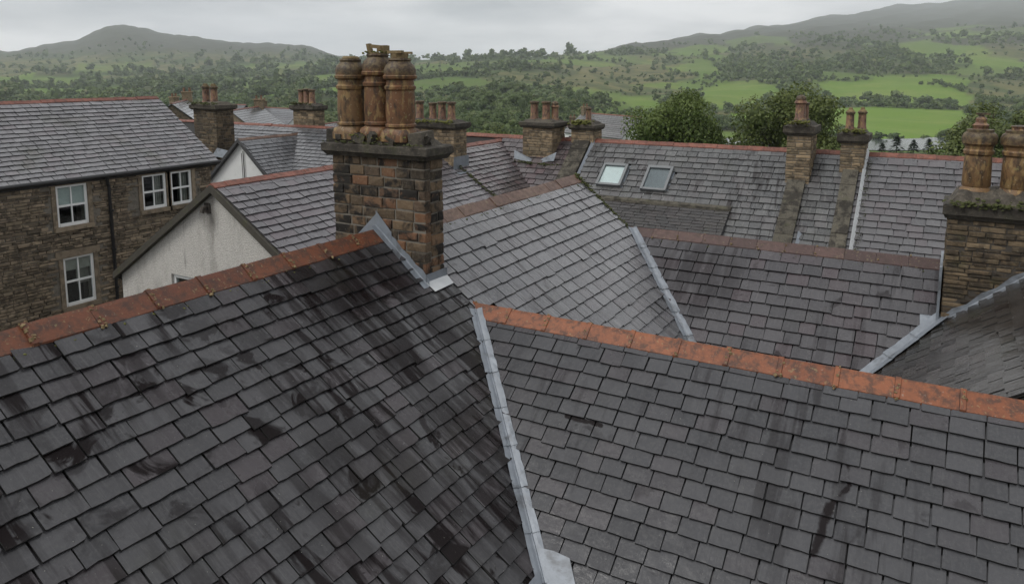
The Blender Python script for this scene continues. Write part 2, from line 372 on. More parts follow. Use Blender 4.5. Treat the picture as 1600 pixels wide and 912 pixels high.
def raw_mesh(name, V, LI, LT, RN, mat, parent=None, MI=None):
    me = bpy.data.meshes.new(name); me.vertices.add(len(V)); me.vertices.foreach_set('co', V.astype(np.float32).ravel())
    me.loops.add(len(LI)); me.loops.foreach_set('vertex_index', LI.astype(np.int32))
    me.polygons.add(len(LT)); me.polygons.foreach_set('loop_start', (np.cumsum(LT) - LT).astype(np.int32)); me.polygons.foreach_set('loop_total', LT.astype(np.int32))
    at = me.attributes.new('rnd', 'FLOAT', 'POINT'); at.data.foreach_set('value', RN.astype(np.float32))
    me.polygons.foreach_set('use_smooth', np.zeros(len(LT), bool))
    if MI is not None: me.polygons.foreach_set('material_index', MI.astype(np.int32))
    me.update(calc_edges=True); return link(name, me, mat, parent)

def frame(a, d, n, p):
    """matrix with local X=a, Y=d, Z=n at p"""
    return Matrix(((a[0], d[0], n[0], p[0]), (a[1], d[1], n[1], p[1]), (a[2], d[2], n[2], p[2]), (0, 0, 0, 1)))
def slate_mesh(w, l, th=.015, rag=.004, chip=.06):
    """a slate hanging in +Y from its head; top at Z"""
    h = w / 2; j = lambda s=rag: rnd.uniform(-s, s)
    tail = [(-h + j(), l + j()), (-h * .35, l + j()), (h * .3, l + j()), (h + j(), l + j())]
    q = rnd.random()
    if q < chip: tail[0] = (-h + rnd.uniform(.008, .03), l - .004); tail.insert(0, (-h + .003, l - rnd.uniform(.006, .025)))
    elif q < chip * 2: tail[-1] = (h - rnd.uniform(.008, .03), l - .004); tail.append((h - .003, l - rnd.uniform(.006, .025)))
    top = [(h - .002, 0.), (-h + .002, 0.)] + tail
    n = len(top); b = MB(); r = rnd.random()
    vs = [(x, y, th) for x, y in top] + [(x, y + (.002 if i > 1 else 0), 0) for i, (x, y) in enumerate(top)]
    b.add(vs, [tuple(range(n))] + [(i, i + n, (i + 1) % n + n, (i + 1) % n) for i in range(n)], r)
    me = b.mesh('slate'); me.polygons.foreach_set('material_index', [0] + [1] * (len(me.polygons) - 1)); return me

def slate_roof(roof, O, a, W, dh, tanp, run, mat, w=.37, ex=.24, keep=None, wvar=.06, rag=.004, slip=.05, limit=290, lift=.048, lim=None):
    """slates on a plane: O ridge start, a unit along ridge, dh unit horizontal down-slope direction"""
    O = Vector(O); a = Vector(a); dh = Vector(dh); d = (dh + Vector((0, 0, -tanp))).normalized(); n = a.cross(d).normalized()
    if n.z < 0: n = -n
    if a.cross(d).dot(n) < 0: a2 = -a
    else: a2 = a
    Ls = run * math.sqrt(1 + tanp * tanp); items = []
    ln = ex * 1.85
    var = [[slate_mesh(w + (q - 1) * wvar, ln, rag=rag, chip=.03 if slip < .04 else .07) for _ in range(11)] for q in range(3)]
    ws = [w + (q - 1) * wvar for q in range(3)]
    k = 0
    while True:
        tail = Ls - k * ex
        if tail < ex * .55: break
        s = -rnd.uniform(0, 1) * w
        wav = rnd.uniform(-.006, .006)
        while s < W - .03:
            q = rnd.choice((0, 1, 1, 2)); ww = ws[q]
            lo_, hi_ = lim(tail - ex * .5) if lim else (0., W)
            s0, s1 = max(s, 0., lo_), min(s + ww, W, hi_)
            if s1 - s0 > .05:
                sc = (s1 - s0 - .015) / ww; cx = (s0 + s1) / 2
                sl_ = rnd.uniform(.01, .035) if rnd.random() < slip else rnd.uniform(-.003, .005)
                p = O + a * cx + d * (tail - ln + sl_ + wav)
                if keep is None or keep(O + a * cx + d * (tail - ex / 2)):
                    tilt = math.atan2(lift, ln) + abs(rnd.gauss(0, .006))
                    dd = (d + n * math.tan(tilt)).normalized(); yaw = rnd.gauss(0, .006); rol = rnd.gauss(0, .016)
                    aa = (a2 + d * yaw + n * rol).normalized(); nn = aa.cross(dd).normalized(); dd = nn.cross(aa).normalized()
                    me = rnd.choice(var[q])
                    head = tail - ln + sl_ + wav; ys = 1.
                    if head < .03: ys = (tail + sl_ + wav - .03) / ln; p = p + d * (.03 - head)
                    items.append((me, frame(aa * sc, dd * ys, nn, p + n * .004), n))
            s += ww
        k += 1
    pieces(roof, 'slate', mat, items, limit)
def slab(mb, O, a, W, dh, tanp, run, th=.07, up=0., o=True):
    O = Vector(O); a = Vector(a); d = Vector(dh) * run + Vector((0, 0, -tanp * run)); n = Vector((0, 0, 1))
    q = [O, O + a * W, O + a * W + d, O + d]
    mb.prism([p - n * (.006 - up) for p in q], -n * th, .5)
    if o: occ(*q)

def ridge_tile_mesh(tanp, L=.6, wing=.19, th=.02, collar=True, wob=.0, tan2=None):
    """angled ridge tile along +X, apex near origin, with a raised roll at its start"""
    t2 = tan2 or tanp; c1 = math.atan(tanp); c2 = math.atan(t2); b = MB()
    def sec(x, e):
        y1, z1 = -wing * math.cos(c1), -wing * math.sin(c1); y2, z2 = wing * math.cos(c2), -wing * math.sin(c2)
        o_ = [(y1 - e * .3, z1 - .004), (y1 - e * .4, z1 + th + e), (-.035, -.030 + th + e), (0, -.006 + th + e), (.035, -.030 + th + e), (y2 + e * .4, z2 + th + e), (y2 + e * .3, z2 - .004), (0, -.03)]
        return [(x, y, z + .045) for y, z in o_]
    st = [(0, .014), (.055, .014), (.06, 0.), (L - .004, 0.)] if collar else [(0.002, 0), (L - .004, 0)]
    vs = []
    for x, e in st: vs += sec(x + 0, e)
    m = 8; fs = [(k * m + i, k * m + (i + 1) % m, (k + 1) * m + (i + 1) % m, (k + 1) * m + i) for k in range(len(st) - 1) for i in range(m)]
    fs += [tuple(range(m))[::-1], tuple(range((len(st) - 1) * m, len(st) * m))]
    b.add(vs, fs, rnd.random())
    me = b.mesh('ridge_tile'); bm = bmesh.new(); bm.from_mesh(me); bmesh.ops.recalc_face_normals(bm, faces=bm.faces); bm.to_mesh(me); bm.free()
    return me
def ridge_row(roof, A, B, tanp, mat, L=.6, wing=.19, collar=True, jit=.006, tan2=None, mossy=0., th=.02, joint=None):
    A = Vector(A); B = Vector(B); u = (B - A).normalized(); side = Vector((0, 0, 1)).cross(u).normalized(); items = []
    n = max(1, round((B - A).length / L)); L = (B - A).length / n
    var = [ridge_tile_mesh(tanp, L, wing, th, collar, tan2=tan2) for _ in range(6)]; jb = MB()
    for i in range(n):
        p = A + u * (i * L) + Vector((0, 0, rnd.uniform(-jit, jit)))
        uu = (u + Vector((0, 0, rnd.uniform(-.008, .008))) + side * rnd.uniform(-.006, .006)).normalized(); s2 = Vector((0, 0, 1)).cross(uu).normalized()
        items.append((rnd.choice(var), frame(uu, s2, uu.cross(s2), p), Vector((0, 0, 1))))
        if joint:       # crumbly bedding squeezed out at the joint
            for k in range(joint):
                y = rnd.uniform(-wing * .9, wing * .9); z = .045 + th + .012 - abs(y) * tanp * .9 - .01
                jb.box(p + u * rnd.uniform(.0, .06) + side * y + Vector((0, 0, z)), [rnd.uniform(.012, .035) for _ in range(3)], Euler([rnd.random() * 3 for _ in range(3)]).to_matrix())
    pieces(roof, 'ridge_tile', mat, items, 290, 'ridge_tiles_far')
    if joint: tag(jb.build('joint_mortar', 'lichen_mortar', roof, fix=False), kind='stuff')
def moss_line(parent, pts, n, spread, size, mat='moss', name='moss'):
    b = MB(); ico = [(0, 0, 1), (.89, 0, .45), (.28, .85, .45), (-.72, .53, .45), (-.72, -.53, .45), (.28, -.85, .45), (.72, .53, -.2), (-.28, .85, -.2), (-.89, 0, -.2), (-.28, -.85, -.2), (.72, -.53, -.2)]
    fc = [(0, 1, 2), (0, 2, 3), (0, 3, 4), (0, 4, 5), (0, 5, 1), (1, 6, 2), (2, 7, 3), (3, 8, 4), (4, 9, 5), (5, 10, 1), (2, 6, 7), (3, 7, 8), (4, 8, 9), (5, 9, 10), (1, 10, 6)]
    pts = [Vector(p) for p in pts]; seg = [(pts[i + 1] - pts[i]).length for i in range(len(pts) - 1)]; tot = sum(seg)
    for _ in range(n):
        x = rnd.random() * tot; i = 0
        while x > seg[i] and i < len(seg) - 1: x -= seg[i]; i += 1
        p = pts[i].lerp(pts[i + 1], x / max(seg[i], 1e-6)) + Vector([rnd.gauss(0, s) for s in (spread if isinstance(spread, tuple) else (spread,) * 3)])
        s = size * rnd.uniform(.35, 1.2); e = Euler((rnd.uniform(-.5, .5), rnd.uniform(-.5, .5), rnd.random() * 6)).to_matrix()
        b.add([p + e @ Vector((q[0] * s * rnd.uniform(.7, 1.3), q[1] * s * rnd.uniform(.7, 1.3), q[2] * s * .55)) for q in ico], fc)
    return tag(b.build(name, mat, parent, True, False), kind='stuff')

def block_mesh(ch=.07):
    """unit masonry block: X length, Z height, front face towards -Y, chamfered and uneven"""
    j = lambda: rnd.uniform(-.035, .035); b = MB()
    o_ = [(-.5, -.5), (.5, -.5), (.5, .5), (-.5, .5)]
    f = [((x * (1 - ch * 1.0)) + j() * .4, -.5 + j() * 1.6, z * (1 - ch * 2.4) + j()) for x, z in o_]
    m_ = [(x + j() * .3, -.5 + .13, z + j() * .8) for x, z in o_]; bk = [(x, .5, z) for x, z in o_]
    mid = (j(), -.5 - rnd.uniform(.0, .08), j())
    b.add(f + m_ + bk + [mid], [(0, 1, 12), (1, 2, 12), (2, 3, 12), (3, 0, 12)] + [(i + 4, (i + 1) % 4 + 4, (i + 1) % 4, i) for i in range(4)] + [(i + 8, (i + 1) % 4 + 8, (i + 1) % 4 + 4, i + 4) for i in range(4)], rnd.random())
    return b.mesh('stone')
BLOCKS = [block_mesh() for _ in range(40)]
def masonry(parent, name, mat, O, a, n, W, H, hr, wr, depth=.1, gap=.012, holes=(), limit=290, top=None, proud=.008, stretch=True):
    """courses of blocks on a vertical face: O lower left, a along, n outward"""
    O = Vector(O); a = Vector(a); n = Vector(n); z = 0.; items = []; up = Vector((0, 0, 1))
    blocks = []
    for me in BLOCKS: blocks.append(me.copy())
    while z < H - .02:
        h = min(rnd.uniform(*hr), H - z); s = 0.
        if H - z - h < hr[0] * .6: h = H - z
        while s < W - .01:
            ww = rnd.uniform(*wr)
            if W - s - ww < wr[0] * .6: ww = W - s
            cx, cz = s + ww / 2, z + h / 2; s += ww
            if any(x0 - ww * .3 < cx < x1 + ww * .3 and z0 - h * .3 < cz < z1 + h * .3 for x0, x1, z0, z1 in holes): continue
            if top and cz + h * .3 > top(cx): continue
            p = O + a * cx + up * (cz + rnd.uniform(-.004, .004)) + n * (rnd.uniform(-proud, proud) - depth / 2)
            mw = frame(a * (ww - gap), -n * depth, up * (h - gap), p)
            items.append((rnd.choice(blocks), mw, n))
        z += h
    pieces(parent, name, mat, items, limit)

# ---------------------------------------------------------------- building helpers
PX_, PY_ = Vector((1, 0, 0)), Vector((0, 1, 0))
POT_TALL = [(.205, 0), (.205, .09), (.185, .15), (.165, .19), (.188, .205), (.188, .235), (.172, .25), (.180, .42), (.170, .71), (.186, .725), (.190, .765), (.168, .785), (.164, .85), (.200, .875), (.206, .91), (.190, .925), (.196, .99), (.172, 1.055), (.140, 1.09), (.128, 1.11), (.138, 1.13), (.132, 1.155), (.112, 1.15), (.100, 1.0)]
POT_ROLL = [(.25, 0), (.26, .05), (.235, .10), (.20, .14), (.215, .16), (.205, .60), (.195, .66), (.225, .69), (.23, .74), (.205, .77), (.21, .82), (.255, .86), (.265, .96), (.24, 1.02), (.20, 1.05), (.20, 1.09), (.13, 1.10), (.12, 1.0)]
POT_PLAIN = [(.15, 0), (.14, .06), (.125, .10), (.118, .50), (.15, .52), (.15, .57), (.12, .585), (.10, .58), (.095, .4)]
POT_FINIAL = [(.15, 0), (.14, .05), (.12, .08), (.115, .40), (.15, .43), (.14, .47), (.11, .49), (.12, .53), (.105, .58), (.05, .62), (.0, .63)]
def pot(chim, c, prof, k=1., mat='pot_a', sq=None, crown=False, smooth=True, kr=None):
    b = MB(); b.lathe([(r_ * (kr or k), z * k) for r_, z in prof], (0, 0, 0), 24, .0, rnd.random(), sq)
    o = b.build('chimney_pot', mat, chim); o.location = c
    me = o.data
    for p_ in me.polygons: p_.use_smooth = True
    try: me.set_sharp_from_angle(angle=R(38))
    except Exception: pass
    return o
def cap_slab(chim, x0, x1, y0, y1, z0, th, ov, mat='capstone'):
    b = MB(); e = .03
    lo = [(x0 - ov, y0 - ov), (x1 + ov, y0 - ov), (x1 + ov, y1 + ov), (x0 - ov, y1 + ov)]
    sh = lambda q, k: [(x + (k if x < (x0 + x1) / 2 else -k), y + (k if y < (y0 + y1) / 2 else -k)) for x, y in q]
    rings = [(sh(lo, ov * .55), z0 - .06), (sh(lo, .015), z0), (lo, z0 + .01), (lo, z0 + th - .02), (sh(lo, .03), z0 + th)]
    vs = [(x + rnd.uniform(-.008, .008), y + rnd.uniform(-.008, .008), z + rnd.uniform(-.006, .006)) for q, z in rings for x, y in q]
    fs = [(k * 4 + i, k * 4 + (i + 1) % 4, (k + 1) * 4 + (i + 1) % 4, (k + 1) * 4 + i) for k in range(4) for i in range(4)] + [(3, 2, 1, 0), (16, 17, 18, 19)]
    b.add(vs, fs); return b.build('cap_stone', mat, chim)
def flaunching(chim, x0, x1, y0, y1, z, h, mat='capstone'):
    nx, ny = 14, 8; b = MB(); vs = []; fs = []
    for i in range(nx + 1):
        for j in range(ny + 1):
            u, v_ = i / nx, j / ny; e = min(u * (x1 - x0), (1 - u) * (x1 - x0), v_ * (y1 - y0), (1 - v_) * (y1 - y0))
            vs.append((x0 + u * (x1 - x0), y0 + v_ * (y1 - y0), z - .01 + h * min(1, (e / .16)) ** .7 * rnd.uniform(.75, 1.15)))
    for i in range(nx):
        for j in range(ny): a_ = i * (ny + 1) + j; fs.append((a_, a_ + ny + 1, a_ + ny + 2, a_ + 1))
    b.add(vs, fs); o = b.build('flaunching', mat, chim, fix=False); return o
def chimney(house, x0, x1, y0, y1, zb, zt, mat, hr, wr, cap=.12, ov=.09, fl=.12, label=None, limit=290, depth=.1, core='mortar', piece='stone', gap=.012, capmat='capstone', proud=.006):
    b = MB(); b.box2((x0 + .014, y0 + .014, zb - .6), (x1 - .014, y1 - .014, zt + .02)); ch = b.build('chimney', core, house)
    if label: ch['label'] = label
    occ_box((x0, y0, zb - .6), (x1, y1, zt + cap))
    W, D, H = x1 - x0, y1 - y0, zt - zb
    masonry(ch, piece, mat, (x0, y0, zb), (1, 0, 0), (0, -1, 0), W, H, hr, wr, depth, gap, limit=limit, proud=proud)
    masonry(ch, piece, mat, (x1, y0 + depth + .004, zb), (0, 1, 0), (1, 0, 0), D - depth, H, hr, (wr[0] * .7, wr[1] * .8), depth, gap, limit=limit // 2, proud=proud)
    masonry(ch, piece, mat, (x0, y1, zb), (0, -1, 0), (-1, 0, 0), D - depth - .004, H, hr, (wr[0] * .7, wr[1] * .8), depth, gap, limit=limit // 2, proud=proud)
    cap_slab(ch, x0, x1, y0, y1, zt, cap, ov, capmat)
    if fl: flaunching(ch, x0 - .02, x1 + .02, y0 - .02, y1 + .02, zt + cap, fl, capmat)
    return ch
def gabled_walls(house, x0, x1, y0, y1, zr, tanp, ground, mat, along='y', inset=.18, xm=None):
    """closed walls under a gabled roof"""
    if along == 'y':
        m_ = (x0 + x1) / 2 if xm is None else xm; a, c = x0 + inset, x1 - inset
        poly = [(a, 0, ground), (c, 0, ground), (c, 0, zr - tanp * (c - m_) - .12), (m_, 0, zr - .12), (a, 0, zr - tanp * (m_ - a) - .12)]
        b = MB(); b.prism([(x, y0 + inset, z) for x, _, z in poly], (0, y1 - y0 - 2 * inset, 0)); return b.build('wall', mat, house)
    m_ = (y0 + y1) / 2 if xm is None else xm; a, c = y0 + inset, y1 - inset
    poly = [(0, a, ground), (0, c, ground), (0, c, zr - tanp * (c - m_) - .12), (0, m_, zr - .12), (0, a, zr - tanp * (m_ - a) - .12)]
    b = MB(); b.prism([(x0 + inset, y, z) for _, y, z in poly], (x1 - x0 - 2 * inset, 0, 0)); return b.build('wall', mat, house)
def valley(roof, A, B, da, db, wd=.11, seg=.62, lift=.075, name='lead_valley', mat='lead'):
    """two flaps of lead either side of a valley line A-B; da, db unit vectors up each slope"""
    A = Vector(A); B = Vector(B); u = (B - A).normalized(); n = int((B - A).length / seg) + 1
    da, db = (Vector(q) for q in (da, db)); da = (da - u * da.dot(u)).normalized(); db = (db - u * db.dot(u)).normalized(); up = Vector((0, 0, lift))
    for k in range(n):
        a0 = (B - A).length * k / n; a1 = (B - A).length * (k + 1) / n + .05; b = MB(); m_ = 7; vs = []
        for i in range(m_ + 1):
            p = A + u * (a0 + (a1 - a0) * i / m_) + up + Vector((0, 0, .013 * i / m_))
            wl = wd * rnd.uniform(.93, 1.07); wr = wd * rnd.uniform(.93, 1.07); j = lambda: Vector((0, 0, rnd.uniform(-.004, .004)))
            vs += [p + da * wl + j() - up * .12, p + da * wl * .5 + j(), p + da * .012 + j(), p + up * .25, p + db * .012 + j(), p + db * wr * .5 + j(), p + db * wr + j() - up * .12]
        q = 7; fs = [(i * q + c_, i * q + c_ + 1, (i + 1) * q + c_ + 1, (i + 1) * q + c_) for i in range(m_) for c_ in range(q - 1)]
        b.add(vs, fs); o = b.build(name, mat, roof, fix=False)
        md = o.modifiers.new('thickness', 'SOLIDIFY'); md.thickness = .004
def strip(parent, pts, name, mat, th=.005):
    """sheet lead: rows of points make a bent sheet"""
    b = MB(); n = len(pts[0]); vs = [Vector(p) + Vector([rnd.uniform(-.004, .004) for _ in range(3)]) for row in pts for p in row]
    fs = [(i * n + j, i * n + j + 1, (i + 1) * n + j + 1, (i + 1) * n + j) for i in range(len(pts) - 1) for j in range(n - 1)]
    b.add(vs, fs); o = b.build(name, mat, parent, fix=False); md = o.modifiers.new('thickness', 'SOLIDIFY'); md.thickness = th; md.offset = 1; return o

T40 = .84; T33 = .65; T34 = .674; C40 = 1 / math.sqrt(1 + .84 ** 2)
# ================================================================ terrain first: the setting
TER_D=[0,30,60,100,180,300,450,600,800,1000,1300,1700,2200,2800,3500,4500,5500,6500,7500,9000,11000]
TER_P={ # column (tangent of azimuth*1212): height/forward in thousandths by distance
-3000:[-333,-333,-180,-130,-115,-105,-90,-72,-56,-42,-28,-14,-4,4,10,14,16,16,15,13,10],
-800:[-333,-333,-180,-130,-115,-105,-88,-70,-52,-38,-26,-15,-4,8,18,23,20,18,15,12,9],
-700:[-333,-333,-180,-130,-115,-105,-88,-70,-52,-38,-26,-15,-4,9,25,33,29,24,20,15,12],
-610:[-333,-333,-180,-130,-115,-105,-88,-70,-52,-38,-26,-15,-4,14,42,58,52,42,34,26,23],
-520:[-333,-333,-180,-130,-115,-105,-88,-70,-52,-38,-26,-15,-4,12,32,43,40,33,27,20,17],
-400:[-333,-333,-180,-130,-115,-105,-88,-68,-50,-36,-23,-11,0,12,25,33,31,26,20,15,12],
-330:[-333,-333,-180,-130,-115,-105,-86,-66,-48,-34,-20,-8,2,12,24,31,29,24,18,13,10],
-260:[-333,-333,-180,-130,-115,-103,-84,-64,-46,-31,-16,-4,4,8,13,16,15,12,10,8,5],
-100:[-333,-333,-180,-130,-115,-100,-80,-60,-42,-26,-10,3,10,7,5,6,8,8,7,6,5],
0:[-333,-333,-180,-130,-112,-98,-78,-58,-40,-24,-8,6,15,10,8,9,9,9,9,8,7],
100:[-333,-333,-180,-130,-115,-102,-88,-64,-45,-28,-12,2,14,19,14,13,13,13,12,11,10],
200:[-333,-333,-180,-132,-122,-112,-100,-76,-55,-37,-20,-3,13,25,33,30,27,24,22,18,15],
300:[-333,-333,-180,-135,-126,-116,-103,-80,-59,-41,-18,0,17,30,38,45,42,38,33,28,22],
400:[-333,-333,-180,-138,-128,-118,-104,-82,-61,-42,-15,4,22,36,44,51,56,52,46,38,30],
500:[-333,-333,-180,-140,-128,-118,-104,-84,-61,-41,-13,7,27,41,50,57,64,70,62,52,42],
600:[-333,-333,-180,-140,-128,-118,-104,-84,-60,-39,-11,10,31,45,54,62,70,77,83,70,55],
800:[-333,-333,-180,-140,-128,-118,-104,-82,-58,-36,-9,14,36,50,60,70,80,88,95,102,80],
3000:[-333,-333,-180,-140,-128,-118,-100,-80,-55,-34,-6,18,40,54,64,74,82,90,96,100,80]}
_C=sorted(TER_P); _T=np.array([TER_P[c] for c in _C],float)/1000.
def hnoise(X,Y):
    return (np.sin(X*.011+1.3)*np.cos(Y*.009+.4)+.6*np.sin(X*.023-Y*.017)+.4*np.cos(X*.041+Y*.037+2))
def height(X,Y):
    X=np.asarray(X,float);Y=np.asarray(Y,float)
    R=np.hypot(X,Y); az=np.arctan2(X,np.abs(Y)+1e-6)
    col=np.clip(np.tan(np.clip(az,-1.18,1.18))*1212,-2999,2999)
    # smooth (cosine) interpolation over columns
    ci=np.clip(np.searchsorted(_C,col)-1,0,len(_C)-2); c0=np.array(_C)[ci];c1=np.array(_C)[ci+1]
    u=(col-c0)/(c1-c0); u=u*u*(3-2*u)
    fd=R*np.cos(np.clip(az,-1.18,1.18)); fd=np.maximum(fd,1)
    lf=np.log(fd+20); ld=np.log(np.array(TER_D)+20.)
    di=np.clip(np.searchsorted(ld,lf)-1,0,len(ld)-2); w=np.clip((lf-ld[di])/(ld[di+1]-ld[di]),0,1)
    hz=np.array(TER_D)[None,:]*_T; hz[:,0]=-10
    z=(hz[ci,di]*(1-u)+hz[ci+1,di]*u)*(1-w)+(hz[ci,di+1]*(1-u)+hz[ci+1,di+1]*u)*w
    return z+hnoise(X,Y)*np.clip((R-250)/2500,0,1)*9
FIELDS = [  # ground plan of the meadows (metres right of / ahead of the viewpoint), tone
 ([(199,723),(226,836),(341,912),(518,866),(331,568),(255,541)], 1.0), ([(489,1245),(596,1287),(633,1196),(635,1048),(528,908),(425,1025)], .9),
 ([(264,1138),(377,1383),(419,1267),(374,1050),(260,893),(215,863)], .8), ([(400,1865),(500,1956),(404,1481),(344,1412)], .6),
 ([(1200,2477),(1272,2422),(1201,1975),(1099,1793),(910,1812)], .6), ([(1039,1803),(1117,1717),(952,1461),(881,1484)], .75),
 ([(153,1057),(186,1068),(171,893),(126,822)], .8), ([(869,3209),(1132,3209),(857,2370),(736,2635)], .4),
 ([(-1273,1834),(-1103,1978),(-873,1570),(-1009,1452)], .55), ([(-917,1438),(-709,1404),(-586,1159),(-682,1069)], .6),
 ([(-1373,2447),(-1210,2619),(-1017,2199),(-1120,1994)], .4), ([(-818,2362),(-655,2646),(-494,1996),(-747,2154)], .45)]
SCRUB = [(89,1346),(189,1914),(400,2209),(389,1683),(291,1303),(84,1018)]

def inside(poly, X, Y):
    X = np.asarray(X, float); Y = np.asarray(Y, float); r = np.zeros(X.shape, bool); n = len(poly)
    for i in range(n):
        (x0, y0), (x1, y1) = poly[i], poly[(i + 1) % n]
        c = ((y0 > Y) != (y1 > Y)) & (X < (x1 - x0) * (Y - y0) / (y1 - y0 + 1e-9) + x0); r ^= c
    return r
def to_world(X, Y): return cY * X - sY * Y, sY * X + cY * Y
azs = np.unique(np.concatenate([np.linspace(-180, -48, 34), np.linspace(-48, 48, 480), np.linspace(48, 180, 34)]))
ds = np.concatenate([[0.], np.geomspace(8, 11000, 280)])
AZ, DD = np.meshgrid(np.radians(azs), ds, indexing='ij')
GX, GY = DD * np.sin(AZ), DD * np.cos(AZ); GZ = height(GX, GY)
RIVER = [(60, 462), (190, 452), (340, 470), (520, 520), (700, 560), (700, 640), (520, 594), (338, 545), (190, 522), (60, 528)]
# patchwork of woods, pastures and rough ground: nearest-seed plots
prs = np.random.RandomState(11); plots = []
for _ in range(340):
    Y_ = math.sqrt(prs.uniform(420 ** 2, 3400 ** 2)); X_ = prs.uniform(-.85, .85) * Y_; c_ = X_ / Y_ * 1212
    pw, pp = (.55, .27) if c_ < -90 else (.86, .08) if c_ < 70 else (.36, .34)
    if Y_ > 2700: pw, pp = .12, .2
    if Y_ > 2100 and c_ < -90: pw, pp = .3, .03
    k_ = prs.rand(); plots.append((X_, Y_, 0 if k_ < pw else 1 if k_ < pw + pp else 2, prs.uniform(.3, .8)))
plots = np.array(plots)
def plot_at(X, Y):
    """plot index and how close the nearest boundary is"""
    X = np.asarray(X, float); Y = np.asarray(Y, float); sh = X.shape; X = X.ravel(); Y = Y.ravel(); b1 = np.full(X.shape, 1e9); b2 = b1.copy(); ix = np.zeros(X.shape, int)
    X = X + np.sin(Y * .012) * 22; Y = Y + np.cos(X * .014) * 22
    for k, q in enumerate(plots):
        d = np.hypot(X - q[0], (Y - q[1]) * .85); m_ = d < b1
        b2 = np.where(m_, b1, np.minimum(b2, d)); ix = np.where(m_, k, ix); b1 = np.where(m_, d, b1)
    return ix.reshape(sh), (b2 - b1).reshape(sh)
pix, pedge = plot_at(GX, GY)
inplots = (GY > 430) & (GY < 3300) & (np.abs(GX) < 1.0 * GY)
fl = np.where(inplots & (plots[pix, 2] == 1), plots[pix, 3], 0.)
jx = np.sin(GY * .02) * 6; jy = np.cos(GX * .023) * 6
for poly, tone in FIELDS: fl = np.where(inside(poly, GX + jx, GY + jy), tone, fl)
scr = np.maximum(inside(SCRUB, GX + jx * 3, GY + jy * 3), .75 * (inplots & (plots[pix, 2] == 2)))
wx, wy = to_world(GX, GY); na, nd = GX.shape
idx = np.arange(na * nd).reshape(na, nd)
LI = np.stack([idx[:-1, :-1], idx[1:, :-1], idx[1:, 1:], idx[:-1, 1:]], -1).reshape(-1)
t = NT('ground'); P = t.pos(); fa = t.n('Attribute', attribute_name='field').outputs['Fac']; sa = t.n('Attribute', attribute_name='scrub').outputs['Fac']
c = t.mix(t.ramp(t.noise(P, .012, 6, .65), .35, .65), (.030, .050, .016), (.060, .088, .026))
c = t.mix(t.math('MULTIPLY', t.ramp(t.noise(P, .004, 4, .6), .45, .6), .6), c, (.075, .072, .035))
c = t.mix(t.math('MULTIPLY', sa, t.ramp(t.noise(P, .02, 5, .65), .38, .6)), c, (.135, .125, .05))
sx = t.n('SeparateXYZ', {0: P}); c = t.mix(t.ramp(t.math('ADD', sx.outputs['Z'], t.math('MULTIPLY', t.noise(P, .004, 4), 60.)), 60., 130.), c, (.050, .053, .036))
g = t.mix(t.noise(P, .03, 5, .6), (.09, .165, .018), (.135, .215, .03))
g = t.mix(t.math('MULTIPLY', t.ramp(t.noise(P, .011, 6, .7), .42, .68), .5), g, (.20, .23, .06))
g = t.mix(t.math('MULTIPLY', t.ramp(t.noise(P, .06, 4, .7), .56, .7), .4), g, (.07, .115, .02))
c = t.mix(fa, c, g)
near = t.n('VectorMath', {0: P}, operation='LENGTH').outputs['Value']
c = t.mix(t.math('SUBTRACT', 1.0, t.ramp(near, 45., 75.)), c, t.mix(t.noise(P, .8, 5), (.04, .04, .04), (.08, .078, .072)))
M['ground'] = t.bsdf(c, .95, t.noise(P, .4, 5, .7), .4, .5, .15)
ground = raw_mesh('ground', np.stack([wx, wy, GZ], -1).reshape(-1, 3), LI, np.full(len(LI) // 4, 4), np.zeros(GX.size), 'ground')
for nm, arr in (('field', fl), ('scrub', scr)):
    at = ground.data.attributes.new(nm, 'FLOAT', 'POINT'); at.data.foreach_set('value', arr.astype(np.float32).ravel())
ground.data.polygons.foreach_set('use_smooth', [True] * len(ground.data.polygons)); tag(ground, 'wooded valley and hills beyond the rooftops', kind='structure')
t = NT('river'); P = t.pos(); M['river'] = t.bsdf((.055, .065, .065), .12, t.noise(P, .6, 4), .25, .2, .6)
rv = []; nr = 60
for i in range(nr + 1):
    x = 60 + 640 * i / nr; ya = np.interp(x, [60, 190, 340, 520, 700], [462, 452, 470, 520, 560]); yb = np.interp(x, [60, 190, 338, 520, 700], [528, 522, 545, 594, 640])
    ya += math.sin(x * .05) * 5; yb += math.sin(x * .06 + 1) * 5
    for k in range(5):
        y = ya + (yb - ya) * k / 4; a_, b_ = to_world(x, y); rv.append((a_, b_, float(max(height(np.array(x), np.array(ya)), height(np.array(x), np.array(yb)))) + .6))
b = MB(); b.add(rv, [(i * 5 + k, (i + 1) * 5 + k, (i + 1) * 5 + k + 1, i * 5 + k + 1) for i in range(nr) for k in range(4)]); tag(b.build('river', 'river', fix=False), 'pale river below the bright green meadow', kind='structure')


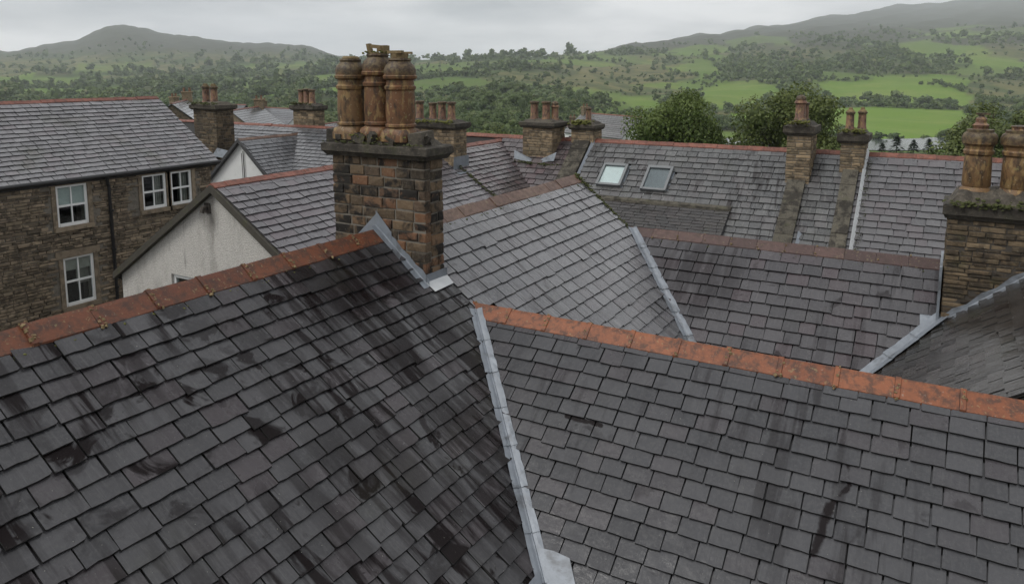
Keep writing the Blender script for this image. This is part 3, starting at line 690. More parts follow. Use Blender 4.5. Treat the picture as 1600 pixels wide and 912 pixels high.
# ================================================================ house with the big chimney (long ridge running away to the far right)
H1 = thing('house', (-6.5, 7, -10), 'house under the long dark slate roof that carries the three-pot chimney', 'house')
b = MB(); slab(b, (-7.1, -1.5, -2.31), PY_, 16.55, PX_, T40, 4.9); slab(b, (-7.1, -1.5, -2.31), PY_, 16.55, -PX_, T40, 2.9)
roof1 = b.build('roof', 'under', H1)
gabled_walls(H1, -10.0, -2.2, -1.5, 15.05, -2.31, T40, -10, 'rubble_dark', 'y', xm=-7.1)
def keep1(p):
    if p.y < 9.4 and p.x > -5.84 + (9.0 - p.y) + .32: return False
    if 9.4 <= p.y <= 12.1 and p.x > -5.84 + (p.y - 9.0) + .32: return False
    if p.y > 12.1 and p.x > -5.86 + (15.2 - p.y) + .32: return False
    if -7.9 < p.x < -6.32 and 8.5 < p.y < 8.84: return False
    return True
slate_roof(roof1, (-7.1, -1.5, -2.31), PY_, 10.43, PX_, T40, 4.9, 'slate_main', .36, .2, keep1, .08, .007, .1, lim=lambda t_: (0, 99 if t_ * C40 < 1.26 else 10.5 - (t_ * C40 - 1.26) + .03))
slate_roof(roof1, (-7.1, 8.93, -2.31), PY_, 6.12, PX_, T40, 4.9, 'slate_centre', .34, .232, keep1, .05, .006, .06, lim=lambda t_: (0 if t_ * C40 < 1.26 else .07 + (t_ * C40 - 1.26) - .03, 99 if t_ * C40 < 1.24 else 6.27 - (t_ * C40 - 1.24) + .03))
ridge_row(roof1, (-7.1, -1.4, -2.31), (-7.1, 8.44, -2.31), T40, 'ridge_dark', .6, .25, True, .008, mossy=1, joint=14)
ridge_row(roof1, (-7.1, 8.9, -2.31), (-7.1, 15.1, -2.31), T40, 'ridge_brown', .52, .23, False, .012)
moss_line(roof1, [(-6.89, 2.8, -2.46), (-6.89, 8.4, -2.46)], 330, (.012, .02, .008), .022)
moss_line(roof1, [(-6.905, 9.3, -2.45), (-6.905, 15, -2.45)], 420, (.012, .02, .008), .026, 'moss_dark')
moss_line(roof1, [(-7.1, 15.05, -2.24), (-5.9, 15.06, -3.28)], 420, (.03, .035, .012), .034, 'moss_dark')
b = MB(); b.prism([(-7.1, 15.05, -2.27), (-5.7, 15.05, -3.45), (-5.7, 15.05, -3.6), (-7.1, 15.05, -2.42)], (0, .07, 0)); b.build('verge', 'mortar_dark', roof1)

# front chimney of that roof: three tall pots
cx0, cx1, cy0, cy1 = -7.95, -6.26, 8.45, 8.88
ch1 = chimney(H1, cx0, cx1, cy0, cy1, -3.55, -1.17, 'brick_main', (.135, .165), (.2, .38), .13, .11, .17, 'sooty brick and stone chimney with three tall lichened pots', depth=.13, piece='brick', gap=.013, proud=.009)
for i, (px, py, k, mt_) in enumerate(((-7.71, 8.64, 1.0, 'pot_b'), (-7.25, 8.70, 1.06, 'pot_a'), (-6.79, 8.62, 1.0, 'pot_a'))):
    pt = pot(ch1, (px, py, -.99), POT_TALL, k, mt_, 3, kr=1.17)
    b = MB()
    if i == 0: b.lathe([(.128, 1.12), (.125, 1.17), (.10, 1.19), (.09, 1.12)], (0, 0, 0), 12, .12)
    elif i == 1:
        b.lathe([(.135, 1.18), (.145, 1.24), (.125, 1.24), (.12, 1.17)], (0, 0, 0), 14, .1)
        b.box((-.11, -.04, 1.30), (.05, .12, .13), Euler((0, -.2, .4)).to_matrix()); b.box((.06, -.10, 1.32), (.15, .03, .05), Euler((0, .1, .2)).to_matrix()); b.box((.12, .03, 1.28), (.04, .14, .12)); b.box((.0, .11, 1.30), (.18, .035, .09))
    else:
        b.lathe([(.115, 1.15), (.125, 1.22), (.105, 1.22), (.10, 1.1)], (0, 0, 0), 12, .1); b.box((.0, -.09, 1.24), (.24, .07, .04)); b.box((.03, .09, 1.23), (.22, .05, .03))
    b.build('cowl', 'lichen_mortar', ch1).location = (px, py, -.99)
b = MB()
for k_ in range(14):
    x = rnd.uniform(-7.95, -6.3); b.box((x, rnd.choice((8.42, 8.46, 8.5, 8.55)), -1.0 + rnd.uniform(0, .08)), [rnd.uniform(.06, .2), rnd.uniform(.05, .1), rnd.uniform(.05, .16)], Euler([rnd.uniform(-.5, .5) for _ in range(3)]).to_matrix())
for x in (-7.93, -6.42): b.box((x, 8.6, -.95), (.22, .34, .2), Euler((.05, .1 if x < -7 else -.12, .1)).to_matrix())
tag(b.build('mortar_rubble', 'capstone', ch1), kind='stuff')
moss_line(ch1, [(-7.6, 8.40, -.95), (-6.5, 8.40, -.95)], 45, (.14, .05, .03), .02)
moss_line(ch1, [(-7.9, 8.36, -1.02), (-6.2, 8.36, -1.02)], 80, (.06, .02, .006), .02, 'moss_dark')
moss_line(ch1, [(-7.3, 8.68, .24), (-7.2, 8.68, .24)], 40, (.07, .07, .02), .03)
# lead flashing stepping down the roof slope
zr = lambda x: -2.31 - T40 * (x + 7.1)
rows = [[], [], [], []]
for i in range(9):
    x = -7.13 + .93 * i / 8; st = (.30 if i < 1 else .17) + .03 * (i % 2)
    rows[0].append((x, cy0 - .018, zr(x) + st)); rows[1].append((x, cy0 - .02, zr(x) + .09)); rows[2].append((x, cy0 - .035, zr(x) + .075)); rows[3].append((x, cy0 - .13, zr(x) + .08))
strip(roof1, rows[:3], 'lead_flashing', 'lead'); strip(roof1, rows[2:], 'lead_flashing', 'lead')
strip(roof1, [[(cx1 + .018, cy0 - .03, zr(cx1) + .19), (cx1 + .018, cy1 + .05, zr(cx1) + .19)], [(cx1 + .022, cy0 - .03, zr(cx1) + .04), (cx1 + .022, cy1 + .05, zr(cx1) + .04)]], 'lead_flashing', 'lead')
strip(roof1, [[(cx1 + .02, cy0 - .03, zr(cx1 + .02) + .10), (cx1 + .02, cy1 + .05, zr(cx1 + .02) + .10)], [(cx1 + .15, cy0 + .0, zr(cx1 + .15) + .095), (cx1 + .14, cy1 + .03, zr(cx1 + .14) + .095)]], 'apron', 'lead_pale')
strip(roof1, [[(-7.5, cy0 - .02, -2.4), (-7.1, cy0 - .02, -2.02), (-6.85, cy0 - .02, -2.28)], [(-7.5, cy0 - .022, -2.6), (-7.1, cy0 - .022, -2.28), (-6.85, cy0 - .022, -2.5)]], 'lead_flashing', 'lead')

# ================================================================ front wing, orange ridge
H2 = thing('house', (-1, 9, -10), 'house wing with bright orange ridge tiles over neat grey slates', 'house')
b = MB(); slab(b, (-6.4, 9, -3.37), PX_, 10.4, -PY_, T40, 4.7); slab(b, (-6.4, 9, -3.37), PX_, 10.4, PY_, T40, 3.1); roof2 = b.build('roof', 'under', H2)
gabled_walls(H2, -6.2, 4.0, 4.3, 12.1, -3.37, T40, -10, 'rubble_dark', 'x', xm=9)
slate_roof(roof2, (-6.4, 9, -3.37), PX_, 10.4, -PY_, T40, 4.7, 'slate_front', .32, .195, lambda p: p.x > -5.84 + (9 - p.y) - .28, .04, .004, .06, lim=lambda t_: (.56 + t_ * C40 - .03, 99))
ridge_row(roof2, (-5.86, 9, -3.37), (3.9, 9, -3.37), T40, 'ridge_orange', .6, .25, True, .005, joint=8)
e1 = Vector((-1, 0, T40)).normalized(); e2 = Vector((0, 1, T40)).normalized()
valley(roof2, (-5.74, 8.9, -3.454), (-3.1, 6.26, -5.672), e1, e2, .1, lift=.084)
za1 = lambda x: -2.31 - T40 * (x + 7.1) + .1
za2 = lambda y: -3.37 - T40 * (9 - y) + .1
vp = lambda t_: (-5.84 + t_, 9 - t_)
strip(roof2, [[(vp(2.2)[0] + .04, vp(2.2)[1], za2(vp(2.2)[1])), (vp(2.2)[0] + .22, vp(2.2)[1] + .02, za2(vp(2.2)[1] + .02)), (vp(2.2)[0] + .42, vp(2.2)[1] + .0, za2(vp(2.2)[1]))], [(vp(2.75)[0] + .04, vp(2.75)[1], za2(vp(2.75)[1])), (vp(2.75)[0] + .2, vp(2.75)[1], za2(vp(2.75)[1])), (vp(2.75)[0] + .36, vp(2.75)[1], za2(vp(2.75)[1]))]], 'apron', 'lead')
strip(roof2, [[(vp(2.35)[0], vp(2.35)[1] - .04, za1(vp(2.35)[0])), (vp(2.35)[0], vp(2.35)[1] - .26, za1(vp(2.35)[0]))], [(vp(2.8)[0], vp(2.8)[1] - .04, za1(vp(2.8)[0])), (vp(2.8)[0], vp(2.8)[1] - .3, za1(vp(2.8)[0]))]], 'apron', 'lead')

# ================================================================ middle wing, mauve ridge
H3 = thing('house', (-3, 15.2, -10), 'house wing with brown ridge and purple-streaked slates below the skylights', 'house')
b = MB(); slab(b, (-6.4, 15.2, -3.35), PX_, 7.0, -PY_, T40, 3.2); slab(b, (-6.4, 15.2, -3.35), PX_, 7.0, PY_, T40, 3.3); roof3 = b.build('roof', 'under', H3)
gabled_walls(H3, -6.3, .6, 12.0, 18.5, -3.35, T40, -10, 'rubble_dark', 'x', xm=15.2)
slate_roof(roof3, (-6.4, 15.2, -3.35), PX_, 6.42, -PY_, T40, 3.2, 'slate_mid', .34, .25, lambda p: p.x > -5.86 + (15.2 - p.y) - .28 and p.x < .1 - (14.2 - p.y) + .3, .06, .005, .04, lim=lambda t_: (.54 + t_ * C40 - .03, 99 if t_ * C40 < 1.02 else 6.4 - (t_ * C40 - 1.04) + .03))
ridge_row(roof3, (-5.85, 15.2, -3.35), (-.02, 15.2, -3.35), T40, 'ridge_mauve', .55, .24, False, .004, joint=3)
moss_line(roof3, [(-5.7, 14.99, -3.5), (0, 14.99, -3.5)], 170, (.02, .012, .008), .022, 'moss_dark')
e1 = Vector((-1, 0, T40)).normalized(); e2 = Vector((0, 1, T40)).normalized()
valley(roof3, (-5.8, 15.14, -3.4), (-3.3, 12.64, -5.5), e1, e2, .11, lift=.084)
b = MB(); b.box2((-.06, 14.16, -4.3), (-.02, 15.5, -3.2)); b.build('lead_soaker', 'lead', roof3)

# ================================================================ far right roof with the rubble chimney
H4 = thing('house', (1.2, 13, -10), 'house with dark glossy slates under the broad rubble chimney at the picture edge', 'house')
b = MB(); slab(b, (1.6, 9.6, -2.87), PY_, 9, -PX_, T40, 3.75); slab(b, (1.6, 9.6, -2.87), PY_, 9, PX_, T40, 3.0); roof4 = b.build('roof', 'under', H4)
gabled_walls(H4, -2.2, 4.6, 9.6, 18.6, -2.87, T40, -10, 'rubble_dark', 'y', xm=1.6)
slate_roof(roof4, (1.6, 9.6, -2.87), PY_, 4.75, -PX_, T40, 3.75, 'slate_dark', .33, .21, lambda p: p.y < 14.2 + p.x + .3, .05, .007, .05, lim=lambda t_: (0, 4.6 if t_ * C40 < 1.6 else 4.58 - (t_ * C40 - 1.6) + .03))
ridge_row(roof4, (1.6, 9.6, -2.87), (1.6, 14.15, -2.87), T40, 'ridge_red', .55, .2, False)
valley(roof4, (.06, 14.24, -4.12), (-1.7, 12.48, -5.62), (0, 1, T40), (1, 0, T40), .13, lift=.08)
ch4 = chimney(H4, 0, 1.8, 14.2, 15.15, -4.4, -2.32, 'rubble_dark', (.045, .10), (.14, .42), .17, .08, .24, 'broad rubble stone chimney with squat banded pots', depth=.1, core='mortar_dark', gap=.012, proud=.018)
for x in (.36, .90, 1.44):
    pot(ch4, (x, 14.62, -2.02), POT_ROLL, .98, 'pot_b')
b = MB(); b.lathe([(.11, 0), (.10, .05), (.12, .10), (.075, .14), (.085, .2), (.03, .26), (0, .27)], (.36, 14.62, -.98), 12, .2); b.box((.38, 14.6, -.70), (.2, .05, .03)); b.build('cowl', 'pot_c', ch4)
b = MB(); b.lathe([(.13, 0), (.12, .06), (.135, .1), (.0, .12)], (.90, 14.62, -.98), 12, .1); b.build('cowl', 'pot_c', ch4)
moss_line(ch4, [(0, 14.15, -2.12), (1.2, 14.15, -2.12)], 130, (.06, .05, .03), .04, 'moss_dark')
zr4 = lambda x: -4.2 + T40 * (x - .02)
rows = [[], [], [], []]
for i in range(10):
    x = -.03 + 1.75 * i / 9; st = .15 + .05 * (i % 2)
    rows[0].append((x, 14.182, zr4(x) + st)); rows[1].append((x, 14.18, zr4(x) + .09)); rows[2].append((x, 14.165, zr4(x) + .075)); rows[3].append((x, 14.05, zr4(x) + .068))
strip(roof4, rows[:3], 'lead_flashing', 'lead'); strip(roof4, rows[2:], 'lead_flashing', 'lead')
strip(roof4, [[(-.3, 14.26, -4.06), (.0, 14.26, -4.06)], [(-.28, 14.02, -4.26), (.02, 14.08, -4.16)]], 'apron', 'lead')

# ================================================================ pebbledashed gable house
H5 = thing('house', (-13.9, 15, -10), 'house with grey pebbledash gable and red ridge behind the long roof', 'house')
b = MB(); slab(b, (-13.9, 11, -2.48), PY_, 8.5, PX_, T33, 3.9); slab(b, (-13.9, 11, -2.48), PY_, 8.5, -PX_, T33, 3.7); roof5 = b.build('roof', 'under', H5)
slate_roof(roof5, (-13.9, 11.03, -2.48), PY_, 8.45, PX_, T33, 3.9, 'slate_gable', .33, .22, None, .06, .008, .1)
slate_roof(roof5, (-13.9, 11.03, -2.48), PY_, 8.45, -PX_, T33, 3.7, 'slate_gable', .33, .22, None, .06, .008, .1)
ridge_row(roof5, (-13.9, 11.0, -2.48), (-13.9, 19.2, -2.48), T33, 'ridge_red', .34, .17, False, .006)
zs = lambda x: -2.48 - T33 * abs(x + 13.9)
b = MB()
hx0, hx1, hz0, hz1 = -15.6, -14.3, -5.75, -4.69       # window opening in the gable
g0, g1 = -17.5, -10.2
for xa, xb in ((g0, hx0), (hx0, hx1), (hx1, -13.9), (-13.9, g1)):
    za, zb_ = zs(xa) - .1, zs(xb) - .1
    if xa == hx0:
        b.prism([(xa, 11.12, hz1), (xb, 11.12, hz1), (xb, 11.12, zb_), (xa, 11.12, za)], (0, .3, 0)); b.prism([(xa, 11.12, -10), (xb, 11.12, -10), (xb, 11.12, hz0), (xa, 11.12, hz0)], (0, .3, 0))
    else: b.prism([(xa, 11.12, -10), (xb, 11.12, -10), (xb, 11.12, zb_), (xa, 11.12, za)], (0, .3, 0))
b.box2((g0, 11.42, -10), (g0 + .25, 19.4, zs(g0) - .1)); b.box2((g1 - .25, 11.42, -10), (g1, 19.4, zs(g1) - .1))
b.prism([(g0, 19.2, -10), (g1, 19.2, -10), (g1, 19.2, zs(g1) - .1), (-13.9, 19.2, -2.58), (g0, 19.2, zs(g0) - .1)], (0, .2, 0))
b.build('wall', 'pebbledash', H5)
occ((g0, 11.1, -10), (g1, 11.1, -10), (g1, 11.1, zs(g1)), (-13.9, 11.1, -2.5), (g0, 11.1, zs(g0)))
for s_ in (-1, 1):
    xe = -13.9 + s_ * 3.75; b = MB(); b.prism([(-13.9, 10.97, -2.46), (xe, 10.97, zs(xe) + .02), (xe, 10.97, zs(xe) - .15), (-13.9, 10.97, -2.63)], (0, .14, 0)); b.build('verge_board', 'wood_dark', H5)
win = MB(); win.box2((hx0 + .0, 11.18, hz1 - .09), (hx1, 11.26, hz1 - .0)); win.box2((hx0, 11.18, hz0), (hx0 + .08, 11.26, hz1 - .09)); win.box2((hx1 - .08, 11.18, hz0), (hx1, 11.26, hz1 - .09))
wi = win.build('window', 'white_paint', H5)
b = MB(); b.box2((hx0 + .08, 11.21, hz0), (hx1 - .08, 11.22, hz1 - .09)); b.build('pane', 'glass', wi)
b = MB(); b.box2((hx0, 11.8, hz0), (hx1, 11.85, hz1)); b.build('interior', 'interior', wi)
b = MB(); b.tube([(-14.18, 11.12, -2.98), (-14.18, 10.98, -3.0), (-14.18, 10.95, -3.1)], .05, 8); b.box2((-14.27, 11.09, -3.12), (-14.09, 11.118, -2.9)); b.build('vent_pipe', 'mortar_dark', H5)
b = MB(); b.tube([(-17.56, 11.05, -4.95), (-17.56, 19.3, -4.95)], .06, 8); b.build('gutter', 'gutter', H5)
b = MB(); b.tube([(-17.6, 11.22, -5.0), (-17.58, 11.22, -5.2), (-17.58, 11.22, -10)], .05, 8); b.box2((-17.72, 11.12, -5.1), (-17.5, 11.32, -4.88)); b.build('drainpipe', 'gutter', H5)

# ================================================================ stone house on the left
H6 = thing('house', (-24, 12, -10), 'tall rubble stone house with white sash windows and black gutter', 'house')
XW = -22.2
b = MB(); slab(b, (-25.3, 4, -.99), PY_, 13.85, PX_, T34, 3.2); slab(b, (-25.3, 4, -.99), PY_, 13.85, -PX_, T34, 3.2); roof6 = b.build('roof', 'under', H6)
slate_roof(roof6, (-25.3, 9.6, -.99), PY_, 8.3, PX_, T34, 3.2, 'slate_left', .36, .205, None, .08, .006, .06)
ridge_row(roof6, (-25.3, 9.6, -.99), (-25.3, 17.9, -.99), T34, 'ridge_red', .42, .17, False, .012)
wins = [(12.29, 13.22, -4.50, -3.30, 'blind'), (15.0, 15.86, -4.42, -3.31, 'curtain'), (16.03, 16.83, -4.42, -3.31, 'curtain'), (12.34, 13.26, -6.88, -5.43, 'blind2')]
def wall_cells(b, x0, x1, ys, zs_, holes):
    for ya, yb in zip(ys[:-1], ys[1:]):
        for za, zb_ in zip(zs_[:-1], zs_[1:]):
            if not any(h[0] - .001 < (ya + yb) / 2 < h[1] + .001 and h[2] < (za + zb_) / 2 < h[3] for h in holes): b.box2((x0, ya, za), (x1, yb, zb_))
b = MB(); ys = sorted({4.2, 17.6} | {h[0] for h in wins} | {h[1] for h in wins}); zc = sorted({-10., -3.2} | {h[2] for h in wins} | {h[3] for h in wins})
wall_cells(b, XW - .4, XW - .035, ys, zc, wins)
b.prism([(XW - .4, 17.3, -10), (-28.3, 17.3, -10), (-28.3, 17.3, -3.1), (-25.3, 17.3, -1.1), (XW - .4, 17.3, -3.0)], (0, .3, 0)); b.box2((-28.3, 4.2, -10), (-28, 17.3, -3.1))
wall6 = b.build('wall', 'mortar', H6)
occ((XW, 4, -10), (XW, 17.6, -10), (XW, 17.6, -3.1), (XW, 4, -3.1))
holes = [(y0 - 9.8 - .16, y1 - 9.8 + .16, z0 + 9 - .14, z1 + 9 + .24) for y0, y1, z0, z1, _ in wins]
masonry(wall6, 'stone', 'rubble', (XW, 9.8, -9), (0, 1, 0), (1, 0, 0), 7.8, 5.8, (.05, .125), (.16, .52), .12, .018, holes, 295, proud=.022)
b = MB(); b.box2((XW - .36, 9.8 - .3, -10), (XW - .36 + .3, 9.8, -9))
for y0, y1, z0, z1, kind in wins:
    b = MB(); f = .075; xf = XW - .10
    def fr(ya, yb, za, zb_, d=.06, dx=0.): b.box2((xf + dx, ya, za), (xf + dx + d, yb, zb_), .5)
    fr(y0, y0 + f, z0, z1); fr(y1 - f, y1, z0, z1); fr(y0 + f, y1 - f, z0, z0 + f * 1.2, .075); fr(y0 + f, y1 - f, z1 - f * .8, z1)
    zm = (z0 + z1) / 2; fr(y0 + f, y1 - f, zm - .03, zm + .03, .05, .004); ym = (y0 + y1) / 2
    fr(ym - .018, ym + .018, z0 + f * 1.2, zm - .03, .04); fr(ym - .018, ym + .018, zm + .03, z1 - f * .8, .04, .006)
    wo = b.build('window', 'white_paint', H6)
    for ya, yb in ((y0 + f, ym - .018), (ym + .018, y1 - f)):
        for za, zb_ in ((z0 + f * 1.2, zm - .03), (zm + .03, z1 - f * .8)):
            q = MB(); q.box2((xf + .018, ya, za), (xf + .024, yb, zb_)); q.build('pane', 'glass', wo)
    q = MB(); q.box2((XW - .12, y0 - .12, z0 - .13), (XW + .07, y1 + .12, z0 - .006)); q.build('sill', 'sandstone', wo)
    q = MB(); q.box2((XW - .12, y0 - .2, z1 + .004), (XW + .012, y1 + .2, z1 + .22)); q.build('lintel', 'sandstone', wo)
    for ya, yb in ((y0 - .13, y0 - .004), (y1 + .004, y1 + .13)):
        if 15.8 < (ya + yb) / 2 < 16.1 and ya > 15.9: continue
        q = MB(); q.box2((XW - .12, ya, z0), (XW + .008, yb, z1)); q.build('jamb', 'sandstone', wo)
    q = MB(); q.box2((XW - 1.4, y0 - .4, z0 - .3), (XW - 1.35, y1 + .4, z1 + .3)); q.build('interior', 'interior', wo)
    if kind == 'blind': q = MB(); q.box2((XW - .115, y0 + .03, zm), (XW - .106, y1 - .03, z1)); q.build('blind', 'blind', wo)
    if kind == 'blind2':
        q = MB(); q.box2((XW - .12, y0 + .03, zm + .32), (XW - .11, y1 - .03, z1)); q.box2((XW - .3, y0 + .52, z0 + .55), (XW - .29, y1 - .03, zm + .3)); q.build('blind', 'curtain', wo)
    if kind == 'curtain':
        q = MB()
        for i in range(7): ya = y1 - .36 + i * .04; q.box2((XW - .22 - .02 * (i % 2), ya, z0 + .06), (XW - .2 - .02 * (i % 2), ya + .036, z1))
        q.build('curtain', 'curtain', wo)
b = MB(); b.tube([(XW + .14, 4, -3.14), (XW + .14, 17.9, -3.14)], .062, 10); b.box2((XW - .02, 4, -3.26), (XW + .06, 17.85, -3.08)); b.build('gutter', 'gutter', H6)
b = MB(); b.tube([(XW + .13, 13.78, -3.18), (XW + .1, 13.8, -3.4), (XW + .07, 13.85, -3.5), (XW + .07, 13.88, -10)], .05, 9)
for z in (-4.2, -5.4, -6.6): b.tube([(XW + .07, 13.88, z), (XW + .07, 13.88, z - .07)], .066, 9)
b.build('drainpipe', 'gutter', H6)
b = MB(); b.prism([(-25.3, 17.84, -.97), (-22.1, 17.84, -3.13), (-22.1, 17.84, -3.24), (-25.3, 17.84, -1.1)], (0, .06, 0)); b.build('verge_board', 'wood_dark', H6)

# ================================================================ terrace behind: four houses on one ridge
def coping_wall(house, x0, x1, ya, yb, up=.16):
    """party wall coping running down the slope from y=yb (top) to y=ya"""
    zt = lambda y: -2.3 - T40 * (23.4 - y); n = 7
    for i in range(n):
        p, q = ya + (yb - ya) * i / n, ya + (yb - ya) * (i + 1) / n - .012; b = MB(); e = rnd.uniform(-.012, .012)
        b.prism([(x0, p, zt(p) + up + e), (x0, q, zt(q) + up + e), (x0, q, zt(q) - .2), (x0, p, zt(p) - .2)], (x1 - x0, 0, 0)); b.build('coping_stone', 'coping', house)
def terrace(x0, x1, label, mat, limit, ridge='ridge_red', dz=0., ex=.23, keep=None):
    h = thing('terraced_house', ((x0 + x1) / 2, 23.4, -10), label, 'house', 'terrace behind')
    b = MB(); slab(b, (x0, 23.4, -2.3 + dz), PX_, x1 - x0, -PY_, T40, 3.95); slab(b, (x0, 23.4, -2.3 + dz), PX_, x1 - x0, PY_, T40, 3.95); rf = b.build('roof', 'under', h)
    slate_roof(rf, (x0, 23.4, -2.3 + dz), PX_, x1 - x0, -PY_, T40, 3.95, mat, .33, ex, keep, .06, .007, .06, limit)
    ridge_row(rf, (x0, 23.4, -2.3 + dz), (x1, 23.4, -2.3 + dz), T40, ridge, .45, .17, False, .006)
    gabled_walls(h, x0, x1, 19.5, 27.3, -2.3, T40, -12, 'rubble', 'x', inset=.05)
    return h, rf
TA, ra = terrace(-17.5, -10.95, 'far terraced house with rusty purple slates and a mossy two-pot chimney', 'slate_red', 290, keep=lambda p: p.x > -13.9 + (23.2 - p.y) * 1.0)
TB, rb = terrace(-10.35, -3.96, 'terraced house with two skylights and a low raised roof panel', 'slate_far', 290,
                 keep=lambda p: not any(x0 < p.x < x1 and 21.86 < p.y < 22.55 for x0, x1 in ((-9.5, -8.8), (-8.05, -7.35))) and not (-9.3 < p.x < -5.5 and p.y < 21.35))
TC, rc = terrace(-3.52, -2.58, 'narrow pale-streaked roof bay between the two tall stone chimneys', 'slate_far', 200)
TD, rd = terrace(-2.22, 6.5, 'far terraced house with even purple-grey slates right of the tall chimneys', 'slate_far_purple', 290, 'ridge_red', ex=.225)
# wing running towards the camera
b = MB(); slab(b, (-13.9, 19.45, -2.44), PY_, 3.9, PX_, T33, 3.4); slab(b, (-13.9, 19.45, -2.44), PY_, 3.9, -PX_, T33, 3.4); rw = b.build('wing_roof', 'under', TA)
slate_roof(rw, (-13.9, 19.47, -2.44), PY_, 3.9, PX_, T33, 3.4, 'slate_red', .30, .2, None, .07, .012, .12)
ridge_row(rw, (-13.9, 19.9, -2.44), (-13.9, 23.3, -2.44), T33, 'ridge_red', .4, .17, False, .008)
b = MB(); b.prism([(-13.9, 19.4, -2.40), (-10.6, 19.4, -4.55), (-10.6, 19.4, -4.8), (-13.9, 19.4, -2.6)], (0, .12, 0)); b.build('verge', 'mortar_dark', rw)
moss_line(rw, [(-13.3, 19.42, -2.78), (-10.8, 19.42, -4.4)], 160, (.05, .04, .02), .04, 'moss_dark')
# chimneys of the terrace
def small_pots(ch, xs, y, z, prof=POT_PLAIN, k=1., mat='pot_c'):
    for x in xs: pot(ch, (x, y, z), prof, k * rnd.uniform(.94, 1.05), mat)
chE = chimney(TA, -14.9, -13.08, 19.15, 19.85, -3.3, -1.72, 'rubble_far', (.07, .14), (.15, .4), .14, .1, .1, 'mossy-capped chimney half hidden behind the front chimney', limit=60)
small_pots(chE, (-14.6, -14.1, -13.75, -13.4), 19.5, -1.52, k=.95)
moss_line(chE, [(-14.9, 19.1, -1.56), (-13.1, 19.1, -1.56)], 150, (.05, .08, .03), .05)
strip(TA, [[(-13.05, 19.1, -2.6), (-13.05, 19.9, -2.6)], [(-13.04, 19.05, -3.02), (-13.04, 19.9, -3.0)], [(-12.8, 19.05, -3.10), (-12.8, 19.9, -3.08)]], 'lead_flashing', 'lead')
chD = chimney(TA, -12.65, -11.52, 22.62, 23.55, -3.3, -1.84, 'rubble_far', (.07, .15), (.15, .4), .13, .1, .1, 'stone chimney with two stained pots and mossy foot', limit=60)
small_pots(chD, (-12.4, -11.95), 23.0, -1.66, k=1.05); small_pots(chD, (-11.72,), 23.2, -1.66, POT_FINIAL)
moss_line(chD, [(-12.8, 22.45, -3.04), (-11.4, 22.4, -3.08)], 200, (.14, .1, .02), .035, 'moss_dark')
strip(TA, [[(-12.9, 22.5, -2.66), (-12.1, 22.57, -3.02), (-11.3, 22.5, -2.66)], [(-12.85, 22.4, -2.95), (-12.1, 22.45, -3.08), (-11.35, 22.4, -2.95)]], 'lead_flashing', 'lead')
coping_wall(TB, -11.0, -10.42, 20.2, 23.35)
chC = chimney(TB, -11.12, -10.3, 23.2, 23.9, -2.6, -1.9, 'rubble_far', (.07, .14), (.15, .35), .12, .08, .14, 'squat mossy chimney at the head of a sloping stone coping', limit=40)
small_pots(chC, (-10.62,), 23.5, -1.68, k=.75); moss_line(chC, [(-11.1, 23.2, -1.72), (-10.4, 23.2, -1.72)], 120, (.06, .1, .05), .06)
b = MB(); b.box2((-10.40, 20.2, -5.2), (-10.36, 20.21, -5.1))
strip(TB, [[(-10.36, y, -2.3 - T40 * (23.4 - y) + .14) for y in (20.2, 21, 22, 23.3)], [(-10.28, y, -2.3 - T40 * (23.4 - y) + .05) for y in (20.2, 21, 22, 23.3)]], 'lead_flashing', 'lead')
coping_wall(TB, -3.98, -3.5, 19.7, 22.4)
chA = chimney(TB, -4.05, -3.40, 22.35, 23.3, -3.35, -1.72, 'rubble_far', (.06, .13), (.13, .36), .2, .09, .16, 'tall slim stone chimney with a ball-topped pot', limit=90)
pot(chA, (-3.78, 22.7, -1.4), POT_FINIAL, 1.15, 'pot_c'); pot(chA, (-3.72, 23.05, -1.4), POT_PLAIN, .85, 'pot_c')
coping_wall(TC, -2.6, -2.2, 19.7, 22.75)
chB = chimney(TC, -2.7, -2.08, 22.75, 23.6, -3.0, -1.92, 'rubble_far', (.06, .13), (.13, .36), .2, .09, .14, 'stone chimney with two small capped pots beside a lead-edged parapet', limit=60)
pot(chB, (-2.52, 23.0, -1.62), POT_PLAIN, .85, 'pot_c'); pot(chB, (-2.24, 23.25, -1.62), POT_PLAIN, .85, 'pot_c')
for x, y in ((-2.52, 23.0), (-2.24, 23.25)):
    b = MB(); b.lathe([(.12, 0), (.10, .04), (.06, .07), (.05, .12), (0, .13)], (x, y, -1.14), 10, .1); b.build('cowl', 'lichen_mortar', chB)
for c_, x0, y0, z0 in ((chA, -3.72, 22.3, -1.42), (chB, -2.4, 22.72, -1.62)):
    moss_line(c_, [(x0 - .3, y0 - .05, z0), (x0 + .3, y0 - .05, z0)], 70, (.05, .08, .04), .045)
strip(TC, [[(-2.1, y, -2.3 - T40 * (23.4 - y) + .2) for y in (19.7, 20.5, 21.3, 22, 22.7, 23.4)], [(-2.02, y, -2.3 - T40 * (23.4 - y) + .06) for y in (19.7, 20.5, 21.3, 22, 22.7, 23.4)]], 'lead_flashing', 'lead_pale')
moss_line(TD, [(-1.93, 19.7, -5.36), (-1.97, 23.2, -2.42)], 700, (.05, .1, .004), .017, 'moss_dark')
strip(TB, [[(-3.40, y, -2.3 - T40 * (23.4 - y) + .13) for y in (19.7, 20.4, 21)], [(-3.30, y, -2.3 - T40 * (23.4 - y) + .05) for y in (19.7, 20.4, 21)]], 'lead_flashing', 'lead')
